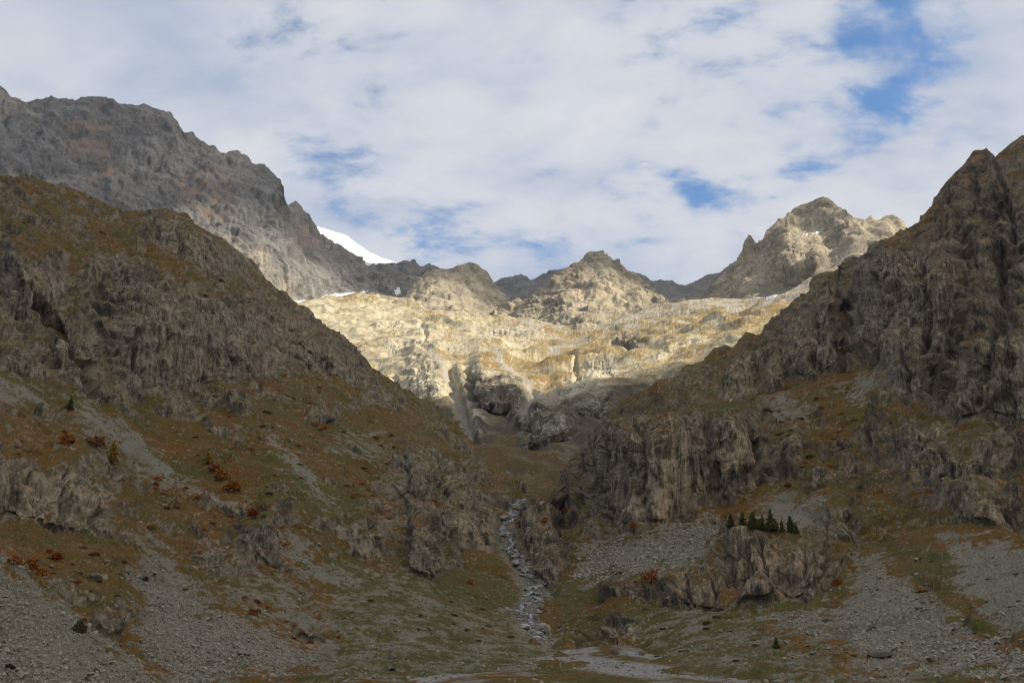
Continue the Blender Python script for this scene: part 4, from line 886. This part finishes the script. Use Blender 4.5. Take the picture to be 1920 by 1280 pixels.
# ------------------------------------------------------------------ stream bed, water, boulders
ax = np.array(AXIS[:12], float); tt = np.linspace(0, len(ax) - 1, 220); seq = np.arange(len(ax))
axp = np.stack([np.interp(tt, seq, ax[:, i]) for i in range(3)], -1)
for _ in range(3): axp[1:-1] = (axp[:-2] + axp[1:-1] * 2 + axp[2:]) / 4
wpx = np.interp(tt, seq, [34, 26, 52, 62, 62, 48, 36, 36, 44, 50, 34, 18])
AP = at(axp[:, 0], axp[:, 1], axp[:, 2]); tang = np.gradient(AP, axis=0); side = np.stack([tang[:, 1], -tang[:, 0], np.zeros(len(AP))], -1); side /= np.linalg.norm(side, axis=1, keepdims=True)
hw = wpx * .5 * axp[:, 2] / FPX * (1.05 + .25 * np.sin(tt * 5.3) + .15 * np.sin(tt * 11.7))
cr = np.linspace(-1, 1, 34)
SB = AP[:, None] + side[:, None] * (cr[None, :, None] * hw[:, None, None]); SB = SB.astype(f32)
endz = (.25 + .75 * sstep(tt, 0, 1.6)).astype(f32)[:, None]
SB[..., 2] += 1.9 * endz - .5 * (1 - endz) + .5 * band(SB, 5., 1) + .35 * band(SB, 2.2, 2) - 2.2 * np.abs(cr)[None] ** 4 + .5 * facet(SB, 2.6, 2)
idx = np.arange(SB.shape[0] * SB.shape[1]).reshape(SB.shape[:2])
F = np.stack([idx[:-1, :-1], idx[:-1, 1:], idx[1:, 1:], idx[1:, :-1]], -1).reshape(-1, 4)
on1 = np.ones(idx.size); z1 = np.zeros(idx.size)
M_bed = terrain_mat('stream_rubble', .8, scree=((.085, .082, .076), (.34, .325, .295)), specks=.7)
tag(mesh_from('stream_bed', SB.reshape(-1, 3), F, M_bed, dict(rock=z1, scree=on1, green=z1, pale=z1, warm_or_shade=z1, wall=z1)), 'bed of grey rubble winding down the gorge', None, None, 'structure')
m = bpy.data.materials.new('white_water'); m.use_nodes = True; k = N(m.node_tree)
P_ = k.n('ShaderNodeTexCoord').outputs['Object']; fo = k.ramp(k.noise(P_, 1.1, 5., .7, .8), .46, .66)
p_ = k.n('ShaderNodeBsdfPrincipled'); k.l(k.mix(fo, (.05, .06, .06), (.62, .65, .66)), p_.inputs['Base Color']); k.l(k.ramp(fo, 0., 1., .08, .6), p_.inputs['Roughness'])
b_ = k.n('ShaderNodeBump'); k.l(k.noise(P_, 1.6, 4.), b_.inputs['Height']); b_.inputs['Distance'].default_value = .4; k.l(b_.outputs[0], p_.inputs['Normal'])
o_ = k.n('ShaderNodeOutputMaterial'); k.l(p_.outputs[0], o_.inputs[0]); M_water = m
wob_ = .42 * np.sin(tt * 4.1) + .25 * np.sin(tt * 9.3 + 1)
cw = np.linspace(-1, 1, 7)
WB = AP[:, None] + side[:, None] * ((wob_ * hw)[:, None, None] + cw[None, :, None] * (np.clip(hw * .13, .5, 1.2) * (1 + .5 * np.sin(tt * 13)))[:, None, None])
WB = WB.astype(f32); WB[..., 2] += 2.5 * endz + .35 * band(WB, 4., 3) - .25 * np.abs(cw)[None] ** 2
idx = np.arange(WB.shape[0] * WB.shape[1]).reshape(WB.shape[:2])
F = np.stack([idx[:-1, :-1], idx[:-1, 1:], idx[1:, 1:], idx[1:, :-1]], -1).reshape(-1, 4)
tag(mesh_from('stream', WB.reshape(-1, 3), F, M_water), 'white mountain stream tumbling between boulders in the gorge', None, None, 'structure')
rocks = [rock_mesh(200 + i, 'boulder', M_boulder) for i in range(8)]; rocks_b = [rock_mesh(300 + i, 'boulder', M_boulder_b, 15) for i in range(8)]
r = np.random.default_rng(5)
def bed_boulder(tpos, c_, size, label, group=None, shape=(1.3, 1, .8), me=None):
    i = int(np.clip(tpos, 0, 1) * (len(AP) - 1)); p = AP[i] + side[i] * c_ * hw[i] + np.array([0, 0, 1.8 * endz[i, 0] + size * .2])
    put_obj('boulder', me or rocks[r.integers(8)], p, (size * shape[0], size * shape[1], size * shape[2]), r.uniform(0, 6), label, 'boulder', group, tilt=(r.normal(0, .2), r.normal(0, .2)))
for tpos, c_, size, lb, shp in ((.86, -.35, 4.2, 'large pale angular boulder overhanging the narrow upper stream', (1.5, 1, .7)), (.745, -.45, 2.9, 'pale rounded boulder left of the stream in mid gorge', (1.4, 1, .8)), (.80, .3, 2.4, 'brownish upright boulder right of the stream in mid gorge', (1, 1, 1)), (.93, .2, 4.6, 'dark domed boulder at the head of the visible stream', (1.5, 1, .8)), (.575, -.7, 3.0, 'long tan slab boulder on the left bank of the stream', (1.9, .8, .6)),
                              (.46, .25, 2.6, 'brown dark-sided boulder where the stream bed widens', (1.6, 1, .7)), (.36, .1, 2.2, 'flat tan boulder in the middle of the wide stream bed', (1.6, 1, .6)), (.12, -.9, 3.2, 'pale ribbed slab at the mouth of the gorge, left side', (1.8, 1, .8)), (.11, .9, 3.0, 'upright grey slab at the mouth of the gorge, right side', (1, .9, 1.2)), (.19, .1, 1.8, 'dark wet boulder just above the mouth of the gorge', (1.3, 1, .9)), (.50, -.95, 2.0, 'square brown boulder on the left edge of the stream bed', (1, 1, 1.1))):
    bed_boulder(tpos, c_, size, lb, None, shp)
for i in range(230):
    t_ = r.uniform(.02, .97); bed_boulder(t_, r.uniform(-.95, .95), .55 + 1.7 * r.random() ** 2., 'grey boulder in the rubble of the stream bed', 'grey boulders of the stream bed', (r.uniform(1, 1.5), 1, r.uniform(.6, .9)))


def slope_boulder(lay, x, y, wpx, label, flat=.7, me=None, group=None, dark=False):
    p, n = on(lay, x, y) if lay else (ground_at(x, y), None)
    s_ = wpx * .5 * m_per_px(p)
    put_obj('boulder', me or rocks_b[r.integers(8)], p + np.array([0, 0, s_ * .15]), (s_, s_ * .85, s_ * flat), r.uniform(0, 6), label, 'boulder', group, tilt=(r.normal(0, .15), r.normal(0, .15)))
for (lay, x, y, wpx, lb, fl) in (('hillside_left', 734, 1234, 30, 'square grey boulder alone on the grassy fan', .95), ('hillside_left', 400, 1240, 30, 'dark sided boulder at the foot of the long grey scree fan', .55), ('hillside_left', 190, 1244, 34, 'flat boulder with a dark hollow low on the corner scree', .55), ('hillside_left', 20, 1250, 34, 'long dark slab half buried in the corner scree', .35), ('hillside_left', 268, 1086, 36, 'broad grey boulder at the side of the long grey scree fan', .6),
                                 ('hillside_left', 180, 1085, 34, 'cracked grey rock on the slope above the corner scree', .7), ('hillside_left', 883, 1240, 26, 'wide brownish boulder on the fan beside the gravel channel', .6), ('hillside_left', 735, 1255, 24, 'low boulder below the square grey boulder', .45), ('hillside_left', 455, 1225, 34, 'pale flat boulder at the bottom of the long grey scree fan', .4), ('hillside_left', 806, 1180, 24, 'tan boulder half way up the grassy fan', .5), ('hillside_left', 942, 1138, 14, 'tall tan boulder on the left bank above the stream mouth', 1.1),
                                 ('hillside_right', 1652, 1232, 50, 'big black sided boulder at the foot of the right scree apron', .5), ('hillside_right', 1645, 1105, 26, 'dark boulder in the middle of the right scree apron', .6), ('hillside_right', 1550, 1165, 26, 'dark boulder at the left edge of the right scree apron', .6), ('hillside_right', 1745, 1240, 24, 'low boulder right of the big black sided boulder', .6), ('hillside_right', 1632, 1180, 24, 'rounded boulder above the big black sided boulder', .6), ('hillside_right', 1370, 925, 20, 'boulder above the larch trees under the pale cliff', .6), ('hillside_right', 1336, 982, 22, 'dark boulder in the scree left of the larch trees', .5)):
    slope_boulder(lay, x, y, wpx, lb, fl)
for (x, y, wpx, lb, fl) in ((1152, 1226, 20, 'brown boulder with a pale side near the stream mouth', 1.1), (1168, 1243, 9, 'small whitish boulder on the valley floor', .8), (1145, 1232, 14, 'flat tan boulder right of the gravel channels', .5), (1205, 1228, 20, 'grey boulder among the stones right of the stream mouth', .7), (1500, 1262, 22, 'grey boulder on the valley floor below the right scree', .6), (1310, 1262, 16, 'small dark boulder at the edge of the gravel channel', .6)):
    slope_boulder(None, x, y, wpx, lb, fl)


def stones(lay, name, label, pick, n, smin, smax, seed, mat=None):
    """loose stones nobody could count: one mesh"""
    px, PY, P, nn, a = LAYERS[lay]; r_ = np.random.default_rng(seed)
    n_r = P.shape[0]; ok = pick({q: w_[:n_r] for q, w_ in a.items()}, px[None] + 0 * PY, PY)
    ii, jj = np.nonzero(ok)
    if not len(ii): return
    sel = r_.integers(0, len(ii), n); pos = P[ii[sel], jj[sel]].astype(float)
    base = np.array([[1, 0, 0], [-1, 0, 0], [0, 1, 0], [0, -1, 0], [0, 0, 1], [0, 0, -1]], float)
    fb = np.array([[0, 2, 4], [2, 1, 4], [1, 3, 4], [3, 0, 4], [2, 0, 5], [1, 2, 5], [3, 1, 5], [0, 3, 5]])
    s_ = smin * (smax / smin) ** (r_.random(n) ** 2.6)
    loc = base[None] * r_.uniform(.55, 1.1, (n, 6, 1)) + r_.normal(0, .16, (n, 6, 3)); loc[..., 2] *= .75
    V = np.einsum('nij,nkj->nki', rand_rot(n, r_), loc) * s_[:, None, None] * .62 + pos[:, None] + np.stack([r_.normal(0, .4, n), r_.normal(0, .4, n), s_ * .12], -1)[:, None]
    F = (fb[None] + (np.arange(n) * 6)[:, None, None]).reshape(-1, 3)
    tag(mesh_from(name, V.reshape(-1, 3), F, mat or M_stone, smooth=False), label, None, None, 'stuff')


inpoly = lambda poly: (lambda a, X, Y: (a['scree'] > .5) & (poly_sd(X, Y, poly) > -8) & (X > -30) & (X < 1950))
stones('hillside_left', 'scree_gravel', 'loose stones on the scree in the lower left corner', inpoly(S_left['a']), 9500, .16, .8, 1)
stones('hillside_left', 'scree_gravel', 'loose stones on the long grey scree fan', inpoly(S_left['b']), 6000, .2, 1.3, 2)
stones('hillside_left', 'scree_gravel', 'loose stones scattered over the left slope and fan', lambda a, X, Y: (a['rock'] < .35) & (Y > 700) & (X > -30) & (a['scree'] + np.random.default_rng(1).random(X.shape) > .8), 7000, .24, 1.7, 3)
stones('hillside_right', 'scree_gravel', 'loose stones under the pale cliff', inpoly(S_right['a']), 5000, .3, 2.2, 4)
stones('hillside_right', 'scree_gravel', 'loose stones on the right scree apron', inpoly(S_right['c']), 6500, .22, 1.4, 5)
stones('hillside_right', 'scree_gravel', 'loose stones scattered over the right slope', lambda a, X, Y: (a['rock'] < .35) & (Y > 720) & (X < 1950) & (a['scree'] + np.random.default_rng(2).random(X.shape) > .8), 7000, .27, 1.8, 6)

LAYERS['ground'] = (xs, GY, G, None, dict(scree=gs, rock=np.zeros(GX.shape)))
stones('ground', 'scree_gravel', 'pale loose stones along the gravel channels of the valley floor', lambda a, X, Y: (a['scree'] > .4) & (Y > 190) & (np.abs(X) < 200), 4500, .2, 1.0, 7, M_boulder)
# ------------------------------------------------------------------ hiker
def person(loc, h):
    """one skinned body; legs apart, arms slightly away from the trunk"""
    J = [((0, 0, .52), .085), ((0, 0, .62), .082), ((0, 0, .74), .10), ((0, 0, .82), .075), ((0, 0, .865), .032), ((0, 0, .905), .052), ((0, -.005, .95), .058), ((0, 0, .985), .035),
         ((.052, 0, .48), .062), ((.062, .01, .28), .042), ((.066, 0, .05), .028), ((.066, -.06, .018), .026), ((-.052, 0, .48), .062), ((-.062, -.02, .28), .042), ((-.066, .02, .05), .028), ((-.066, -.04, .018), .026),
         ((.10, 0, .80), .040), ((.15, .01, .64), .030), ((.16, -.03, .50), .022), ((.16, -.04, .455), .02), ((-.10, 0, .80), .040), ((-.155, .01, .64), .030), ((-.16, -.03, .50), .022), ((-.16, -.04, .455), .02)]
    E = [(0, 1), (1, 2), (2, 3), (3, 4), (4, 5), (5, 6), (6, 7), (0, 8), (8, 9), (9, 10), (10, 11), (0, 12), (12, 13), (13, 14), (14, 15), (3, 16), (16, 17), (17, 18), (18, 19), (3, 20), (20, 21), (21, 22), (22, 23)]
    me = bpy.data.meshes.new('person'); me.from_pydata([j[0] for j in J], E, [])
    o = bpy.data.objects.new('person', me); C.objects.link(o)
    md = o.modifiers.new('skin', 'SKIN'); o.modifiers.new('sub', 'SUBSURF').levels = 1
    for v_, j in zip(me.skin_vertices[0].data, J): v_.radius = (j[1], j[1] * .8)
    me.skin_vertices[0].data[0].use_root = True
    dg = bpy.context.evaluated_depsgraph_get(); me2 = bpy.data.meshes.new_from_object(o.evaluated_get(dg)); o.modifiers.clear(); o.data = me2
    m = bpy.data.materials.new('hiker_clothes'); m.use_nodes = True; k = N(m.node_tree)
    sp_ = k.n('ShaderNodeSeparateXYZ'); k.l(k.n('ShaderNodeTexCoord').outputs['Object'], sp_.inputs[0]); z_ = sp_.outputs[2]
    c = k.mix(k.ramp(z_, .50, .505, smooth=False), (.16, .13, .10), (.42, .035, .02)); c = k.mix(k.ramp(z_, .865, .87, smooth=False), c, (.42, .26, .18)); c = k.mix(k.ramp(z_, .955, .96, smooth=False), c, (.03, .02, .015))
    p_ = k.n('ShaderNodeBsdfPrincipled'); k.l(c, p_.inputs['Base Color']); p_.inputs['Roughness'].default_value = .8
    o_ = k.n('ShaderNodeOutputMaterial'); k.l(p_.outputs[0], o_.inputs[0]); me2.materials.append(m)
    o.location = loc; o.scale = (h, h, h); o.rotation_euler = (0, 0, .3)
    tag(o, 'person in a red jacket standing beside the gravel channels', 'person')
person(ground_at(1040, 1239), 1.78)

#THINGS#
# ------------------------------------------------------------------ cloud bank between the sun and the valley (out of frame, high to the right): shades the near slopes
ZC = 2300.
def cloud_xy(P): return (P + SUN * ((ZC - P[2]) / SUN[2]))[:2]
shade_pts = []
def sh(name, d, *pts):
    for (x, y) in pts: shade_pts.append((*cloud_xy(on(name, x, y)[0]), d))
sh('hillside_left', 1., *[(x, y) for x in range(20, 900, 80) for y in range(360, 1280, 70) if y > np.interp(x, [c[0] for c in LEFT_CREST], [c[1] for c in LEFT_CREST]) + 6])
sh('hillside_right', 1., *[(x, y) for x in range(1050, 1920, 80) for y in range(300, 1280, 60) if y > np.interp(x, [c[0] for c in RIGHT_CREST], [c[1] for c in RIGHT_CREST]) + 40])
sh('hillside_right', .45, (1280, 680), (1240, 710), (1320, 655), (1400, 620))
sh('hanging_valley', 1., (900, 820), (960, 820), (1000, 800), (1050, 790), (1000, 850), (950, 880), (1080, 770))
sh('hanging_valley', 1., (880, 800), (940, 840), (1020, 870), (980, 900), (1060, 830), (920, 860), (1120, 790), (1150, 770))
sh('hanging_valley', 1., (890, 790), (940, 780), (1100, 755), (1050, 765), (1000, 775), (1180, 735), (1040, 800), (1090, 800))
sh('hanging_valley', 0., (650, 620), (750, 620), (850, 620), (950, 620), (1050, 630), (700, 660), (800, 680), (900, 680), (1000, 680), (1100, 670), (760, 710), (840, 730), (960, 710), (1050, 710), (1150, 640), (1250, 600), (1350, 580), (1450, 560), (1250, 640), (1350, 610), (1180, 680), (600, 600), (1500, 535), (1300, 600))
sh('mountain_left', .78, (20, 200), (100, 220), (200, 220), (300, 240), (100, 300), (200, 320), (300, 330), (400, 320), (480, 340), (400, 400), (500, 420), (550, 400), (560, 450), (620, 480), (680, 510), (500, 460), (20, 300), (740, 515))
sh('snowfield', 0., (600, 432), (620, 440), (640, 448), (660, 460), (690, 478))
sh('mountain_left', .15, (470, 470), (500, 505), (540, 540), (600, 560), (430, 430))
sh('mountain_back_ridge', 1., (950, 530), (980, 525), (1040, 520), (1220, 535), (1280, 545), (1330, 530))
sh('mountain_hump', .9, (870, 500), (890, 500), (910, 520), (860, 520), (900, 550))
sh('mountain_hump', 0., (790, 560), (820, 540), (850, 580), (800, 590))
sh('mountain_pyramid', .9, (1110, 475), (1130, 480), (1160, 505), (1190, 530), (1090, 485))
sh('mountain_pyramid', 0., (1070, 520), (1100, 540), (1080, 580), (1140, 560), (1160, 590), (1040, 560))
sh('mountain_right', .75, (1500, 395), (1540, 385), (1570, 400), (1520, 405))
sh('mountain_right', 0., (1400, 480), (1450, 450), (1500, 440), (1420, 520), (1480, 500), (1640, 430), (1600, 430), (1560, 480))
sp_ = np.array(shade_pts)
cx = np.arange(-200, 6400, 40.); cy = np.arange(-4200, 3600, 40.)
CX, CY = np.meshgrid(cx, cy)
num = np.full(CX.shape, 1e-4 * 1.); den = np.full(CX.shape, 1e-4)
for x, y, d in sp_:
    g = np.exp(-((CX - x) ** 2 + (CY - y) ** 2) / (2 * 75. ** 2)) + 1e-3 * np.exp(-((CX - x) ** 2 + (CY - y) ** 2) / (2 * 260. ** 2))
    num += g * d; den += g
dens = num / den
CP = np.stack([CX, CY, np.full(CX.shape, ZC)], -1).astype(f32)
dens = np.clip(dens + .10 * band(CP, 420., 1) + .05 * band(CP, 150., 2), 0, 1)
vv = CP - np.array([0, 0, CAM_Z], f32); fwc = vv[..., 1] * math.cos(PITCH) + vv[..., 2] * math.sin(PITCH); upc = vv[..., 2] * math.cos(PITCH) - vv[..., 1] * math.sin(PITCH)
out_ = np.maximum(np.abs(vv[..., 0]) - fwc * .57, upc - fwc * .41) / 90.; out_ = np.where(fwc > 0, np.clip(out_, 0, 1), 1)   # the bank ends where the view begins
dens = dens * out_
print('CLOUD in frame:', int(((fwc > 0) & (np.abs(vv[..., 0]) < fwc * .53) & (np.abs(upc) < fwc * .37) & (dens > .02)).sum()), sp_[:, :2].min(0), sp_[:, :2].max(0))
m = bpy.data.materials.new('cloud_bank'); m.use_nodes = True; k = N(m.node_tree)
d1 = k.n('ShaderNodeBsdfDiffuse'); d1.inputs[0].default_value = (.95, .95, .95, 1); t1 = k.n('ShaderNodeBsdfTranslucent'); t1.inputs[0].default_value = (.95, .95, .97, 1)
mm = k.n('ShaderNodeMixShader'); mm.inputs[0].default_value = .5; k.l(d1.outputs[0], mm.inputs[1]); k.l(t1.outputs[0], mm.inputs[2])
tr = k.n('ShaderNodeBsdfTransparent'); m2 = k.n('ShaderNodeMixShader')
P_ = k.n('ShaderNodeTexCoord').outputs['Object']
al = k.ramp(k.math('ADD', k.attr('cloudiness'), k.math('MULTIPLY', k.math('SUBTRACT', k.noise(P_, .006, 5., .6), .5), .25)), .12, .95)
k.l(al, m2.inputs[0]); k.l(tr.outputs[0], m2.inputs[1]); k.l(mm.outputs[0], m2.inputs[2])
oo = k.n('ShaderNodeOutputMaterial'); k.l(m2.outputs[0], oo.inputs[0])
CPb = CP.copy(); CPb[..., 2] += dens * (60 + 90 * band(CP, 300., 4) + 40 * band(CP, 110., 5))
idx = np.arange(CX.size).reshape(CX.shape)
F = np.stack([idx[:-1, :-1], idx[:-1, 1:], idx[1:, 1:], idx[1:, :-1]], -1).reshape(-1, 4)
F = F[dens.ravel()[F].max(1) > .03]
used, inv = np.unique(F, return_inverse=True)
o = mesh_from('cloud_bank', CPb.reshape(-1, 3)[used], inv.reshape(-1, 4), m, dict(cloudiness=dens.ravel()[used]))
tag(o, 'white cloud bank drifting high over the valley', None, None, 'stuff')

# ------------------------------------------------------------------ thin mountain haze
hm = bpy.data.materials.new('haze'); hm.use_nodes = True; k = N(hm.node_tree)
pv = k.n('ShaderNodeVolumePrincipled'); pv.inputs['Color'].default_value = (.78, .88, 1.0, 1); pv.inputs['Density'].default_value = 3.6e-5; pv.inputs['Anisotropy'].default_value = 0.
ho = k.n('ShaderNodeOutputMaterial'); k.l(pv.outputs[0], ho.inputs['Volume'])
bx0, bx1 = np.array([-6200., -3200., -400.]), np.array([6200., 5200., 1650.])
V = np.array([[(bx0, bx1)[(i >> a) & 1][a] for a in range(3)] for i in range(8)])
F = np.array([[0, 2, 3, 1], [4, 5, 7, 6], [0, 1, 5, 4], [2, 6, 7, 3], [0, 4, 6, 2], [1, 3, 7, 5]])
tag(mesh_from('haze', V, F, hm, smooth=False), 'thin bluish haze filling the valley air', None, None, 'stuff')
sc.cycles.volume_bounces = 0; sc.cycles.filter_width = 1.1
